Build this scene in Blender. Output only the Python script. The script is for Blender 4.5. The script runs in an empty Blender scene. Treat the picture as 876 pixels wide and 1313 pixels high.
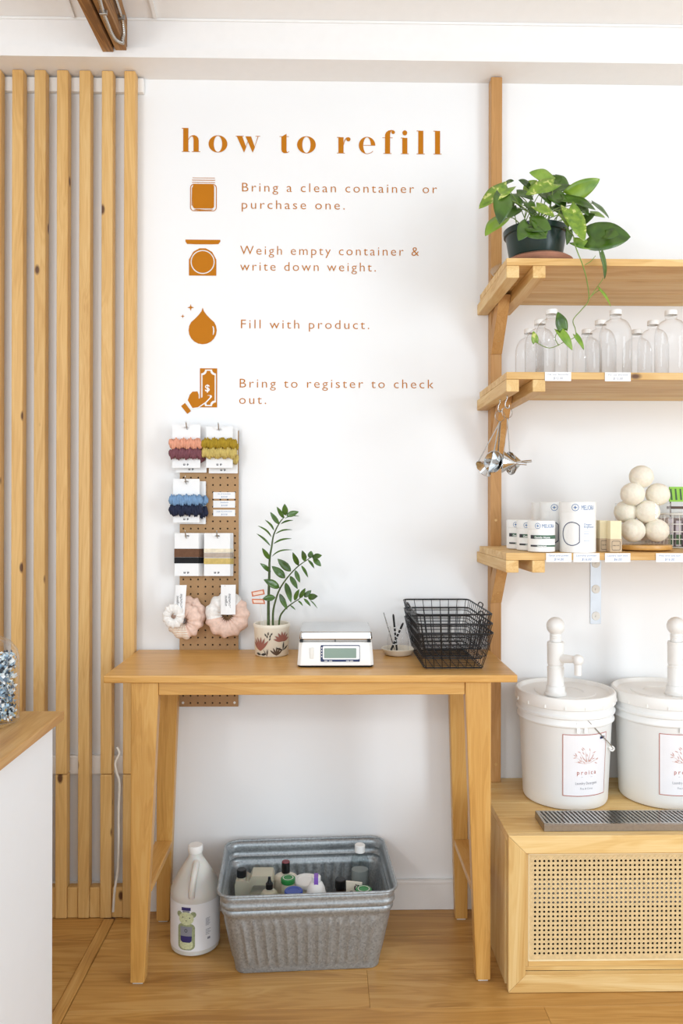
import bpy, bmesh, math, random
from mathutils import Vector, Matrix, Euler, noise
random.seed(7)
PI = math.pi
SC = bpy.context.scene
COL = SC.collection

# ------------------------------------------------------------------ camera, world, lights, exposure
FPX, DW, HC = 980.0, 2.7, 1.419            # focal in px of 876x1313, distance to wall, eye height
HZ = 650.0                                 # horizon row
CAMR = Matrix.Rotation(math.radians(-1.0), 3, 'Z') @ Matrix.Rotation(PI/2, 3, 'X') @ Matrix.Rotation(0.002, 3, 'Z')
cd = bpy.data.cameras.new('camera'); cam = bpy.data.objects.new('camera', cd); COL.objects.link(cam)
cam.location = (0, -DW, HC); cam.rotation_euler = CAMR.to_euler()
cd.sensor_fit = 'VERTICAL'; cd.sensor_height = 36; cd.lens = 36*FPX/1313; cd.shift_y = -(656.5-HZ)/1313
cd.clip_start = 0.05
SC.camera = cam
SC.view_settings.view_transform = 'Standard'; SC.view_settings.look = 'None'
SC.view_settings.gamma = 1; SC.view_settings.use_curve_mapping = False
SC.view_settings.exposure = -0.36
w = bpy.data.worlds.new('sky'); SC.world = w; w.use_nodes = True
w.node_tree.nodes['Background'].inputs[0].default_value = (0.76, 0.88, 1.0, 1)
w.node_tree.nodes['Background'].inputs[1].default_value = 1.38
def light(name, kind, loc, target, energy, color, size=1, size_y=None, angle=None):
    ld = bpy.data.lights.new(name, kind); ld.energy = energy; ld.color = color
    if kind == 'AREA':
        ld.shape = 'RECTANGLE'; ld.size = size; ld.size_y = size_y or size
    if angle is not None: ld.angle = math.radians(angle)
    o = bpy.data.objects.new(name, ld); COL.objects.link(o); o.location = loc
    o.rotation_euler = (Vector(target)-Vector(loc)).to_track_quat('-Z', 'Y').to_euler()
    return o
light('sun_stand_in', 'AREA', (-1.7, -3.6, 2.35), (0, 0, 1.2), 17, (1, 1, 1), 0.3, 0.3)  # small added lamp in place of the sun, for crisper shadows
light('front_fill', 'AREA', (0, -4.8, 1.7), (0, 0, 1.2), 56, (0.88, 0.95, 1.0), 3.6, 2.6)  # added fill from behind the camera, evens the wall and slat gaps
light('window_left', 'AREA', (-2.0, -4.4, 1.5), (0.1, 0, 0.9), 22, (0.89, 0.955, 1.0), 1.4, 2.6)
light('window_right', 'AREA', (3.0, -2.9, 1.5), (-0.3, 0, 1.0), 72, (0.80, 0.91, 1), 0.9, 2.2)

def at(px, py, Y=None, Z=None, X=None):
    """world point on a real plane (wall distance, shelf height...) that was measured at this pixel"""
    d = CAMR @ Vector(((px-438)/FPX, (HZ-py)/FPX, -1))
    c = Vector((0, -DW, HC))
    if Y is not None: t = (Y-c.y)/d.y
    elif Z is not None: t = (Z-c.z)/d.z
    else: t = (X-c.x)/d.x
    return c + d*t
def lerp(a, b, t): return a+(b-a)*t

# ------------------------------------------------------------------ mesh builder
class MB:
    def __init__(s): s.v = []; s.f = []; s.m = []
    def add(s, vs, fs, mi=0):
        n = len(s.v); s.v += [tuple(p) for p in vs]
        s.f += [tuple(i+n for i in f) for f in fs]; s.m += [mi]*len(fs); return s
    def box(s, x0, x1, y0, y1, z0, z1, mi=0):
        if x0 > x1: x0, x1 = x1, x0
        if y0 > y1: y0, y1 = y1, y0
        if z0 > z1: z0, z1 = z1, z0
        return s.hexa([(x0,y0,z0),(x1,y0,z0),(x1,y1,z0),(x0,y1,z0),(x0,y0,z1),(x1,y0,z1),(x1,y1,z1),(x0,y1,z1)], mi)
    def hexa(s, vs, mi=0):      # bottom ring ccw, top ring ccw
        return s.add(vs, [(3,2,1,0),(4,5,6,7),(0,1,5,4),(1,2,6,5),(2,3,7,6),(3,0,4,7)], mi)
    def bar(s, a, b, w, h, up=(0,0,1), mi=0):
        a = Vector(a); b = Vector(b); d = (b-a).normalized(); up = Vector(up)
        sd = d.cross(up)
        if sd.length < 1e-5: sd = d.cross(Vector((1,0,0)))
        sd.normalize(); u = sd.cross(d).normalized(); sd *= w/2; u *= h/2
        return s.hexa([a-sd-u, a+sd-u, b+sd-u, b-sd-u, a-sd+u, a+sd+u, b+sd+u, b-sd+u], mi)
    def tube(s, pts, r, n=8, closed=False, caps=True, mi=0):
        pts = [Vector(p) for p in pts]; N = len(pts); rr = r if isinstance(r, (list, tuple)) else [r]*N
        up = Vector((0.123, 0.05, 1)).normalized(); vs = []; prev = None
        for i, p in enumerate(pts):
            if closed: d = pts[(i+1) % N]-pts[i-1]
            else: d = pts[min(i+1, N-1)]-pts[max(i-1, 0)]
            d.normalize()
            if prev is None:
                u = up if abs(d.dot(up)) < .95 else Vector((1, 0, 0))
                a = d.cross(u).normalized()
            else:
                a = prev-d*prev.dot(d); a.normalize()
            prev = a; b = d.cross(a)
            for k in range(n):
                t = 2*PI*k/n; vs.append(p+(a*math.cos(t)+b*math.sin(t))*rr[i])
        fs = []
        for i in range(N if closed else N-1):
            j = (i+1) % N
            for k in range(n):
                l = (k+1) % n; fs.append((i*n+k, i*n+l, j*n+l, j*n+k))
        if caps and not closed:
            fs.append(tuple(reversed(range(n)))); fs.append(tuple((N-1)*n+k for k in range(n)))
        return s.add(vs, fs, mi)
    def lathe(s, prof, c=(0,0,0), n=32, M=None, mi=0, sx=1, sy=1):
        vs = []; fs = []; idx = []
        M = M or Matrix.Identity(3); c = Vector(c)
        for r, z in prof:
            if r < 1e-6: idx.append([len(vs)]); vs.append(c+M@Vector((0, 0, z)))
            else:
                idx.append(list(range(len(vs), len(vs)+n)))
                for k in range(n):
                    t = 2*PI*k/n; vs.append(c+M@Vector((r*math.cos(t)*sx, r*math.sin(t)*sy, z)))
        for i in range(len(idx)-1):
            a, b = idx[i], idx[i+1]
            for k in range(n):
                l = (k+1) % n
                if len(a) == 1 and len(b) == 1: continue
                if len(a) == 1: fs.append((a[0], b[l], b[k]))
                elif len(b) == 1: fs.append((a[k], a[l], b[0]))
                else: fs.append((a[k], a[l], b[l], b[k]))
        return s.add(vs, fs, mi)
    def mesh(s, mesh, fn, mi=0):
        return s.add([fn(v.co) for v in mesh.vertices], [tuple(p.vertices) for p in mesh.polygons], mi)
    def build(s, name, mat, parent=None, loc=None, smooth=False, bevel=0, solid=0, world=True, rot=None, seg=2):
        """verts given in world coordinates unless world=False; parts become local to their parent"""
        me = bpy.data.meshes.new(name)
        o = bpy.data.objects.new(name, me)
        off = Vector((0, 0, 0))
        if parent is not None:
            o.parent = parent
            if world:
                q = parent
                while q is not None: off += q.location; q = q.parent
        elif world:
            off = Vector(loc) if loc is not None else Vector((0, 0, 0)); o.location = off
        elif loc is not None: o.location = loc
        if parent is not None and not world and loc is not None: o.location = loc
        if rot: o.rotation_euler = rot
        me.from_pydata([tuple(Vector(p)-off) for p in s.v], [], s.f)
        for m in (mat if isinstance(mat, (list, tuple)) else [mat]): me.materials.append(m)
        for p, i in zip(me.polygons, s.m): p.material_index = i; p.use_smooth = bool(smooth)
        me.update()
        bm = bmesh.new(); bm.from_mesh(me); bmesh.ops.recalc_face_normals(bm, faces=bm.faces); bm.to_mesh(me); bm.free()
        if smooth and smooth != 'full':
            try: me.set_sharp_from_angle(angle=math.radians(smooth if smooth > 1 else 40))
            except Exception: pass
        if solid:
            md = o.modifiers.new('solid', 'SOLIDIFY'); md.thickness = solid; md.offset = 0
        if bevel:
            md = o.modifiers.new('bevel', 'BEVEL'); md.width = bevel; md.segments = seg; md.limit_method = 'ANGLE'; md.harden_normals = False
        COL.objects.link(o); return o

def tag(o, label=None, cat=None, group=None, kind=None):
    if label: o['label'] = label
    if cat: o['category'] = cat
    if group: o['group'] = group
    if kind: o['kind'] = kind
    return o
def thing(name, label, cat, loc=(0,0,0), rz=0, group=None):
    o = bpy.data.objects.new(name, None); o.empty_display_size = .05; COL.objects.link(o)
    o.location = loc; o.rotation_euler = (0, 0, rz); return tag(o, label, cat, group)
KIDS = {}
def copy_tree(o, parent=None):
    c = o.copy(); COL.objects.link(c)
    if parent is not None: c.parent = parent
    for ch in [x for x in COL.objects if x.parent == o]: copy_tree(ch, c)
    return c
def dup(o, loc, label, rz=None, group=None):
    c = copy_tree(o); c.location = loc; c['label'] = label
    if rz is not None: c.rotation_euler = (0, 0, rz)
    if group: c['group'] = group
    return c

# ------------------------------------------------------------------ materials
def nmat(name):
    m = bpy.data.materials.new(name); m.use_nodes = True
    return m, m.node_tree.nodes, m.node_tree.links, m.node_tree.nodes['Principled BSDF']
def srgb(h):
    h = h.lstrip('#'); c = [int(h[i:i+2], 16)/255 for i in (0, 2, 4)]
    return tuple(x/12.92 if x <= .04045 else ((x+.055)/1.055)**2.4 for x in c)+(1,)
def plain(name, col, rough=.5, metal=0, trans=0, ior=1.45, noise_amt=0.04, nscale=30, bump=0, coat=0, sss=0):
    m, N, L, B = nmat(name); c = srgb(col) if isinstance(col, str) else col
    B.inputs['Roughness'].default_value = rough; B.inputs['Metallic'].default_value = metal
    B.inputs['Transmission Weight'].default_value = trans; B.inputs['IOR'].default_value = ior
    B.inputs['Coat Weight'].default_value = coat
    if sss:
        B.inputs['Subsurface Weight'].default_value = sss; B.inputs['Subsurface Scale'].default_value = .02
    tc = N.new('ShaderNodeTexCoord'); nz = N.new('ShaderNodeTexNoise'); nz.inputs['Scale'].default_value = nscale
    nz.inputs['Detail'].default_value = 4; L.new(tc.outputs['Object'], nz.inputs['Vector'])
    r = N.new('ShaderNodeValToRGB'); L.new(nz.outputs['Fac'], r.inputs['Fac'])
    r.color_ramp.elements[0].position = .3; r.color_ramp.elements[1].position = .7
    r.color_ramp.elements[0].color = tuple(x*(1-noise_amt) for x in c[:3])+(1,)
    r.color_ramp.elements[1].color = tuple(min(1, x*(1+noise_amt)) for x in c[:3])+(1,)
    L.new(r.outputs['Color'], B.inputs['Base Color'])
    if bump:
        b = N.new('ShaderNodeBump'); b.inputs['Strength'].default_value = bump; b.inputs['Distance'].default_value = .002
        L.new(nz.outputs['Fac'], b.inputs['Height']); L.new(b.outputs['Normal'], B.inputs['Normal'])
    return m
def wood(name, dark, mid, light, axis='X', grain=1.0, rough=.45, knots=0, coat=0.0, rings=.5, blotch=1.0, kt=(.035, .07)):
    m, N, L, B = nmat(name)
    B.inputs['Roughness'].default_value = rough; B.inputs['Coat Weight'].default_value = coat
    B.inputs['Coat Roughness'].default_value = .25
    tc = N.new('ShaderNodeTexCoord'); oi = N.new('ShaderNodeObjectInfo')
    ml = N.new('ShaderNodeMath'); ml.operation = 'MULTIPLY'; ml.inputs[1].default_value = 37.0; L.new(oi.outputs['Random'], ml.inputs[0])
    cb = N.new('ShaderNodeCombineXYZ')
    for i in range(3): L.new(ml.outputs[0], cb.inputs[i])
    ad = N.new('ShaderNodeVectorMath'); ad.operation = 'ADD'; L.new(tc.outputs['Object'], ad.inputs[0]); L.new(cb.outputs[0], ad.inputs[1])
    def mapped(al, ac):
        mp = N.new('ShaderNodeMapping'); L.new(ad.outputs[0], mp.inputs['Vector'])
        mp.inputs['Scale'].default_value = tuple(al if a == axis else ac for a in 'XYZ'); return mp
    m1 = mapped(.9*grain, 9*grain); n1 = N.new('ShaderNodeTexNoise'); n1.inputs['Scale'].default_value = 1.6
    n1.inputs['Detail'].default_value = 3; n1.inputs['Distortion'].default_value = 1.2; L.new(m1.outputs[0], n1.inputs['Vector'])
    # growth rings: sine of the broad noise
    sn = N.new('ShaderNodeMath'); sn.operation = 'MULTIPLY'; sn.inputs[1].default_value = 55; L.new(n1.outputs['Fac'], sn.inputs[0])
    s2 = N.new('ShaderNodeMath'); s2.operation = 'SINE'; L.new(sn.outputs[0], s2.inputs[0])
    m2 = mapped(5*grain, 190*grain); n2 = N.new('ShaderNodeTexNoise'); n2.inputs['Scale'].default_value = 1.5
    n2.inputs['Detail'].default_value = 5; L.new(m2.outputs[0], n2.inputs['Vector'])
    a1 = N.new('ShaderNodeMath'); a1.operation = 'MULTIPLY_ADD'; a1.inputs[1].default_value = .09*rings; L.new(s2.outputs[0], a1.inputs[0])
    bl_ = N.new('ShaderNodeMapRange'); bl_.inputs['To Min'].default_value = .5-.5*blotch; bl_.inputs['To Max'].default_value = .5+.5*blotch; L.new(n1.outputs['Fac'], bl_.inputs['Value']); L.new(bl_.outputs[0], a1.inputs[2])
    a2 = N.new('ShaderNodeMath'); a2.operation = 'MULTIPLY_ADD'; a2.inputs[1].default_value = .35; L.new(n2.outputs['Fac'], a2.inputs[0]); L.new(a1.outputs[0], a2.inputs[2])
    r = N.new('ShaderNodeValToRGB'); e = r.color_ramp.elements
    e[0].position = .42; e[0].color = srgb(dark); e[1].position = .95; e[1].color = srgb(light)
    k = e.new(.68); k.color = srgb(mid); L.new(a2.outputs[0], r.inputs['Fac'])
    # each board its own slight tone
    hv = N.new('ShaderNodeHueSaturation'); L.new(r.outputs['Color'], hv.inputs['Color'])
    mr = N.new('ShaderNodeMapRange'); mr.inputs['To Min'].default_value = .93; mr.inputs['To Max'].default_value = 1.06
    L.new(oi.outputs['Random'], mr.inputs['Value']); L.new(mr.outputs[0], hv.inputs['Value'])
    col = hv.outputs['Color']
    if knots:
        mk = mapped(4.0, 8.0); vo = N.new('ShaderNodeTexVoronoi'); vo.inputs['Scale'].default_value = knots
        L.new(mk.outputs[0], vo.inputs['Vector'])
        kr = N.new('ShaderNodeValToRGB'); kr.color_ramp.elements[0].position = kt[0]; kr.color_ramp.elements[0].color = (1,1,1,1)
        kr.color_ramp.elements[1].position = kt[1]; kr.color_ramp.elements[1].color = (0,0,0,1)
        L.new(vo.outputs['Distance'], kr.inputs['Fac'])
        mx = N.new('ShaderNodeMixRGB'); L.new(kr.outputs['Color'], mx.inputs['Fac']); L.new(col, mx.inputs['Color1'])
        mx.inputs['Color2'].default_value = srgb('#5f3a1c'); col = mx.outputs['Color']
    L.new(col, B.inputs['Base Color'])
    b = N.new('ShaderNodeBump'); b.inputs['Strength'].default_value = .12; b.inputs['Distance'].default_value = .001
    L.new(n2.outputs['Fac'], b.inputs['Height']); L.new(b.outputs['Normal'], B.inputs['Normal'])
    return m
_wc = {}
def W(kind, axis):
    if (kind, axis) not in _wc:
        p = {'fir': dict(dark='#bf8d4b', mid='#d8ab68', light='#e7c286', knots=1.3, kt=(.07, .12), rough=.5, blotch=.45),
             'shelf': dict(dark='#c8964f', mid='#dfb676', light='#edd097', knots=.7, rough=.5),
             'post': dict(dark='#b07c42', mid='#c69256', light='#d6a86e', knots=.8, blotch=.6, rough=.5),
             'oak': dict(dark='#b9843d', mid='#d09c52', light='#dcb06a', blotch=.7, rough=.38, coat=.15, grain=1.3),
             'poplar': dict(dark='#cd9e5a', mid='#e1bb7a', light='#eed097', knots=.5, rough=.45),
             'floor': dict(dark='#a87637', mid='#c2904c', light='#d0a261', rough=.4, coat=.1, grain=.8, rings=1.0),
             'counter': dict(dark='#a97a41', mid='#c09256', light='#d2ab70', rough=.4),
             'old': dict(dark='#6b4724', mid='#946737', light='#b0844e', rough=.6, rings=1.2)}[kind]
        _wc[(kind, axis)] = wood(kind+'_wood_'+axis, axis=axis, **p)
    return _wc[(kind, axis)]
def glassmat(name, col='#ffffff', rough=0.0, ior=1.45):
    m, N, L, B = nmat(name); B.inputs['Base Color'].default_value = srgb(col); B.inputs['Roughness'].default_value = rough
    B.inputs['Transmission Weight'].default_value = 1; B.inputs['IOR'].default_value = ior; return m
M = {}
M['wall'] = plain('white_wall_paint', '#f4f3f2', .55, noise_amt=.008, nscale=4)
M['trimwhite'] = plain('white_trim_paint', '#f5f3f0', .4, noise_amt=.01)
M['beam'] = plain('warm_white_paint', '#f4f1ee', .55, noise_amt=.01)
M['vinyl'] = plain('ochre_vinyl', '#bf7510', .6, noise_amt=.02)
M['vinyl'].node_tree.nodes['Principled BSDF'].inputs['Specular IOR Level'].default_value = .2
M['white'] = plain('white_plastic', '#f4f2ee', .35, noise_amt=.01)
M['bucket'] = plain('milky_bucket_plastic', '#f3f3f1', .38, noise_amt=.015, nscale=8)
M['jug'] = plain('milky_jug_plastic', '#dcd9d2', .35, noise_amt=.03, nscale=9, sss=.25)
M['natural'] = plain('cloudy_bottle_plastic', '#c9c4ae', .35, noise_amt=.04, nscale=12, sss=.2)
M['paper'] = plain('white_card', '#f3f2f1', .6, noise_amt=.01)
M['cream'] = plain('cream_ceramic', '#ece2d0', .35, noise_amt=.03)
M['black'] = plain('black_plastic', '#17181a', .35)
M['wire'] = plain('black_wire', '#141518', .4, noise_amt=.1)
M['steel'] = plain('stainless_steel', '#b9b6b1', .22, metal=1, noise_amt=.05, nscale=60)
M['mirror'] = plain('polished_steel', '#cfcfce', .08, metal=1, noise_amt=.02)
M['brushed'] = plain('brushed_steel', '#a8a19a', .38, metal=1, noise_amt=.08, nscale=120)
M['ink'] = plain('dark_ink', '#3b3a40', .6)
M['inkgrey'] = plain('grey_ink', '#8f8f98', .6)
M['inkblue'] = plain('blue_ink', '#5a7fb0', .6)
M['navy'] = plain('navy_print', '#20305c', .5)
M['redline'] = plain('rust_red_print', '#b5604c', .5)
M['redpale'] = plain('pale_rust_print', '#cfa093', .5)
def thin_glass(name, tint='#ffffff', ior=1.45, rough=.02):
    m, N, L, B = nmat(name); N.remove(B); out = N['Material Output']
    tr = N.new('ShaderNodeBsdfTransparent'); tr.inputs[0].default_value = srgb(tint)
    gl = N.new('ShaderNodeBsdfGlossy'); gl.inputs['Roughness'].default_value = rough
    lw_ = N.new('ShaderNodeLayerWeight'); lw_.inputs['Blend'].default_value = .5
    pw = N.new('ShaderNodeMath'); pw.operation = 'POWER'; pw.inputs[1].default_value = 3.2; L.new(lw_.outputs['Facing'], pw.inputs[0])
    fr = N.new('ShaderNodeMath'); fr.operation = 'MULTIPLY_ADD'; fr.inputs[1].default_value = .75; fr.inputs[2].default_value = .02; L.new(pw.outputs[0], fr.inputs[0])
    mx = N.new('ShaderNodeMixShader'); L.new(fr.outputs[0], mx.inputs[0]); L.new(tr.outputs[0], mx.inputs[1]); L.new(gl.outputs[0], mx.inputs[2])
    L.new(mx.outputs[0], out.inputs['Surface']); return m
M['glass'] = thin_glass('clear_glass')
M['acrylic'] = thin_glass('clear_acrylic', '#eef2f2')
M['soil'] = plain('potting_soil', '#2a211b', .9, noise_amt=.4, nscale=200, bump=.8)
M['potgreen'] = plain('dark_green_pot_plastic', '#20352f', .3, noise_amt=.05)
M['terracotta'] = plain('reddish_saucer', '#b07a62', .55, noise_amt=.15, nscale=25)
M['felt'] = plain('white_foot_pad', '#e9e6df', .8)
M['galv'] = None
def leafmat(name, c1, c2, vein, rough=.3, scale=18, thr=(.5, .62), patch=None):
    m, N, L, B = nmat(name); B.inputs['Roughness'].default_value = rough
    tc = N.new('ShaderNodeTexCoord'); oi = N.new('ShaderNodeObjectInfo'); nz = N.new('ShaderNodeTexNoise')
    nz.noise_dimensions = '4D'; ml = N.new('ShaderNodeMath'); ml.operation = 'MULTIPLY'; ml.inputs[1].default_value = 20
    L.new(oi.outputs['Random'], ml.inputs[0]); L.new(ml.outputs[0], nz.inputs['W'])
    nz.inputs['Scale'].default_value = scale; nz.inputs['Detail'].default_value = 3; nz.inputs['Distortion'].default_value = .6
    L.new(tc.outputs['Object'], nz.inputs['Vector'])
    r = N.new('ShaderNodeValToRGB'); e = r.color_ramp.elements; e[0].position = .3; e[0].color = srgb(c1); e[1].position = .55; e[1].color = srgb(c2)
    if patch:
        a = e.new(thr[1]-.015); a.color = srgb(c2); a = e.new(thr[1]+.015); a.color = srgb(patch)
    L.new(nz.outputs['Fac'], r.inputs['Fac']); L.new(r.outputs['Color'], B.inputs['Base Color'])
    B.inputs['Coat Weight'].default_value = .08
    return m
M['zz'] = leafmat('glossy_zz_leaf', '#2c4514', '#4a6c27', '#ffffff', .25)
M['zzstem'] = plain('zz_stem', '#4a5a30', .5, noise_amt=.25, nscale=50)
M['poth'] = leafmat('pothos_leaf_dark', '#2a4412', '#48691a', '#ffffff', .3, 20)
M['pothb'] = leafmat('pothos_leaf_bright', '#5c831c', '#85a436', '#ffffff', .3, 20)
M['pothv'] = leafmat('pothos_leaf_variegated', '#587c1e', '#809c2c', '#ffffff', .3, 55, (.5, .60), '#c6ca74')
M['pothstem'] = plain('pothos_stem', '#7a9440', .5, noise_amt=.15)
M['peg'] = plain('brown_hardboard', '#b08a60', .65, noise_amt=.06, nscale=300, bump=.1)

def galv():
    m, N, L, B = nmat('galvanized_steel'); B.inputs['Metallic'].default_value = .55; B.inputs['Roughness'].default_value = .5
    tc = N.new('ShaderNodeTexCoord'); v = N.new('ShaderNodeTexVoronoi'); v.inputs['Scale'].default_value = 190
    L.new(tc.outputs['Object'], v.inputs['Vector'])
    r = N.new('ShaderNodeValToRGB'); e = r.color_ramp.elements; e[0].color = srgb('#92979a'); e[1].color = srgb('#b7bcbe')
    L.new(v.outputs['Color'], r.inputs['Fac']); L.new(r.outputs['Color'], B.inputs['Base Color'])
    r2 = N.new('ShaderNodeMapRange'); r2.inputs['To Min'].default_value = .3; r2.inputs['To Max'].default_value = .5
    L.new(v.outputs['Color'], r2.inputs['Value']); L.new(r2.outputs[0], B.inputs['Roughness']); return m
M['galv'] = galv()

# flat print: loops (even-odd) or text -> mesh
def loops_mesh(loops, ext=0.0):
    c = bpy.data.curves.new('outline', 'CURVE'); c.dimensions = '2D'; c.fill_mode = 'BOTH'; c.extrude = ext
    for lp in loops:
        sp = c.splines.new('POLY'); sp.points.add(len(lp)-1)
        for p, q in zip(sp.points, lp): p.co = (q[0], q[1], 0, 1)
        sp.use_cyclic_u = True
    o = bpy.data.objects.new('outline', c); COL.objects.link(o)
    me = bpy.data.meshes.new_from_object(o.evaluated_get(bpy.context.evaluated_depsgraph_get()))
    bpy.data.objects.remove(o); return me
def dense(me, L=.004):
    bm = bmesh.new(); bm.from_mesh(me); bmesh.ops.triangulate(bm, faces=bm.faces)
    for _ in range(6):
        es = [e for e in bm.edges if e.calc_length() > L]
        if not es: break
        bmesh.ops.subdivide_edges(bm, edges=es, cuts=1); bmesh.ops.triangulate(bm, faces=bm.faces)
    bm.to_mesh(me); bm.free(); return me
def text_mesh(s, size, spacing=1.0, thin=0.0, align='LEFT', width=None, shear=0):
    c = bpy.data.curves.new('text', 'FONT'); c.body = s; c.size = size; c.space_character = spacing
    c.offset = thin; c.align_x = align; c.resolution_u = 3; c.shear = shear
    o = bpy.data.objects.new('text', c); COL.objects.link(o)
    me = bpy.data.meshes.new_from_object(o.evaluated_get(bpy.context.evaluated_depsgraph_get()))
    bpy.data.objects.remove(o)
    if width:
        xs = [v.co.x for v in me.vertices]; k = width/(max(xs)-min(xs)); x0 = min(xs)
        for v in me.vertices: v.co.x = (v.co.x-x0)*k+(x0 if align == 'LEFT' else 0)
        if align == 'CENTER':
            for v in me.vertices: v.co.x -= width/2
    return me
def onwall(ox, oz, Y, t=0.0008):     # print facing the camera side (-Y)
    return lambda co: (ox+co.x, Y-co.z*1.0-t*0, oz+co.y)
def rot2(fn, a):
    ca, sa = math.cos(a), math.sin(a)
    return lambda co: fn(Vector((co.x*ca-co.y*sa, co.x*sa+co.y*ca, co.z)))
def oncyl(c, r, a0, z0):             # wrap print around a vertical cylinder
    return lambda co: (c[0]+(r+co.z)*math.sin(a0+co.x/r), c[1]-(r+co.z)*math.cos(a0+co.x/r), z0+co.y)
def cylpatch(mb, c, r, a0, a1, z0, z1, n=16, mi=0, r1=None):
    r1 = r if r1 is None else r1
    vs = []
    for k in range(n+1):
        a = lerp(a0, a1, k/n)
        vs += [(c[0]+r*math.sin(a), c[1]-r*math.cos(a), z0), (c[0]+r1*math.sin(a), c[1]-r1*math.cos(a), z1)]
    return mb.add(vs, [(2*k, 2*k+2, 2*k+3, 2*k+1) for k in range(n)], mi)
def ell(cx, cy, rx, ry, n=32, a0=0, a1=2*PI):
    full = abs(a1-a0-2*PI) < 1e-6
    return [(cx+rx*math.cos(lerp(a0, a1, k/(n if full else n-1))), cy+ry*math.sin(lerp(a0, a1, k/(n if full else n-1)))) for k in range(n)]
def rect(x0, y0, x1, y1): return [(x0, y0), (x1, y0), (x1, y1), (x0, y1)]
def rrect(x0, y0, x1, y1, r, n=5):
    p = []
    for cx, cy, a in ((x1-r, y0+r, -PI/2), (x1-r, y1-r, 0), (x0+r, y1-r, PI/2), (x0+r, y0+r, PI)):
        for k in range(n+1):
            t = a+PI/2*k/n; p.append((cx+r*math.cos(t), cy+r*math.sin(t)))
    return p

# ================================================================== SETTING
XL, XR, YB = -2.9, 3.3, -4.9
tag(MB().box(XL, XR, 0, .1, 0, 4.8).build('wall_back', M['wall'], loc=(0, 0, 0)), kind='structure')
tag(MB().box(XL-.1, XL, YB, 0.1, 0, 4.8).build('wall_left', M['wall'], loc=(XL, 0, 0)), kind='structure')
tag(MB().box(XR, XR+.1, YB, 0.1, 0, 4.8).build('wall_right', M['wall'], loc=(XR, 0, 0)), kind='structure')
fl = tag(MB().box(XL, XR, YB, .1, -.12, -.018).build('floor', W('floor', 'X'), loc=(0, 0, -.12)), kind='structure')
# floor boards run along the wall; a strip divides the boards at the slat screen
sx0, sx1 = at(137, 1172, Z=0).x, at(150.5, 1172, Z=0).x
for r in range(27):
    y1 = -.004-r*.178; y0 = y1-.1773
    if y0 < YB: break
    cuts = [XL, sx0-.001] if True else []
    x = XL; k = 0
    random.seed(100+r)
    ends = []
    a = XL
    while a < sx0-.6:
        ends.append(a); a += random.uniform(.9, 1.4)
    ends.append(sx0-.0015)
    segs = [(ends[i]+.0003, ends[i+1]-.0003) for i in range(len(ends)-1)]
    ends = [sx1+.0015]; a = sx1+random.uniform(.7, 1.6)
    while a < XR-.6:
        ends.append(a); a += random.uniform(1.2, 1.8)
    ends.append(XR)
    segs += [(ends[i]+.0003, ends[i+1]-.0003) for i in range(len(ends)-1)]
    for (a, b) in segs:
        MB().box(a, b, y0, y1, -.0175, 0).build('floor_board', W('floor', 'X'), fl, bevel=.0006, seg=1)
MB().box(sx0, sx1, YB, -.062, -.017, .004).build('transition_strip', W('floor', 'Y'), fl, bevel=.003)
# baseboard with a cap moulding
bb = tag(MB().box(XL, XR, -.014, -.0005, .001, .092).build('baseboard_back', M['trimwhite'], loc=(0, 0, 0), bevel=.001), kind='structure')
MB().box(XL, XR, -.0185, -.0005, .0925, .105).build('cap_moulding', M['trimwhite'], bb, bevel=.003)
# header beam / ledge over the wall
ZB = at(438, 104.6, Y=0).z
lip = at(438, 76.5, Z=ZB).y
tr = tag(MB().box(XL, XR, lip, -.0005, ZB, ZB+.034).build('trim_1', M['beam'], loc=(0, 0, ZB)), kind='structure')
YF = lip+.012; ZF = at(438, 27, Y=YF).z
tag(MB().box(XL, XR, YF, -.0005, ZB+.0345, ZF).build('trim_2', M['beam'], loc=(0, 0, ZB)), kind='structure')
MB().box(XL, XR, YF-.004, YF, ZF-.008, ZF).build('shadow_bead', M['trimwhite'], tr, bevel=.001)
# sloping ceiling rising toward the room
def zc(y): return ZF+(YF-y)*.30
ce = tag(MB().hexa([(XL, YB, zc(YB)), (XR, YB, zc(YB)), (XR, YF, zc(YF)), (XL, YF, zc(YF)),
    (XL, YB, zc(YB)+.1), (XR, YB, zc(YB)+.1), (XR, 0, zc(YF)+.1), (XL, 0, zc(YF)+.1)]).build('ceiling', M['beam'], loc=(0, 0, ZF)), kind='structure')
for px in (95, 200):
    x = at(px, 27, Y=YF).x
    MB().bar((x, YF-.01, zc(YF)-.003), (x, YB+.1, zc(YB)-.003), .012, .008).build('ceiling_batten', M['beam'], ce)
for y in (-.75, -1.6):
    MB().bar((XL, y, zc(y)-.004), (XR, y, zc(y)-.004), .03, .01).build('ceiling_batten', M['beam'], ce)

# rafter coming out of the wall above the ledge, with a flexible conduit
r0, r1 = at(133, 65, Y=YF).x, at(163.5, 65, Y=YF).x
zr = at(148, 69.5, Y=YF).z
rt = thing('ceiling_rafter', 'exposed double-plank brown wooden ceiling rafter ending above the white ledge', 'beam', ((r0+r1)/2, YF, zr))
rm = (r0+r1)/2
for a, b, mz in ((r0, rm-.0035, 0), (rm+.0035, r1, .006)):
    MB().hexa([(a, -4.6, zr+mz), (b, -4.6, zr+mz), (b, YF-.002, zr+mz), (a, YF-.002, zr+mz),
        (a, -4.6, zc(-4.6)-.006), (b, -4.6, zc(-4.6)-.006), (b, YF-.002, zc(YF)-.006), (a, YF-.002, zc(YF)-.006)]).build('plank', W('old', 'Y'), rt, bevel=.002)
MB().box(rm-.0034, rm+.0034, -4.6, YF-.003, zr+.02, zr+.06).build('gap_filler', M['black'], rt)
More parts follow.
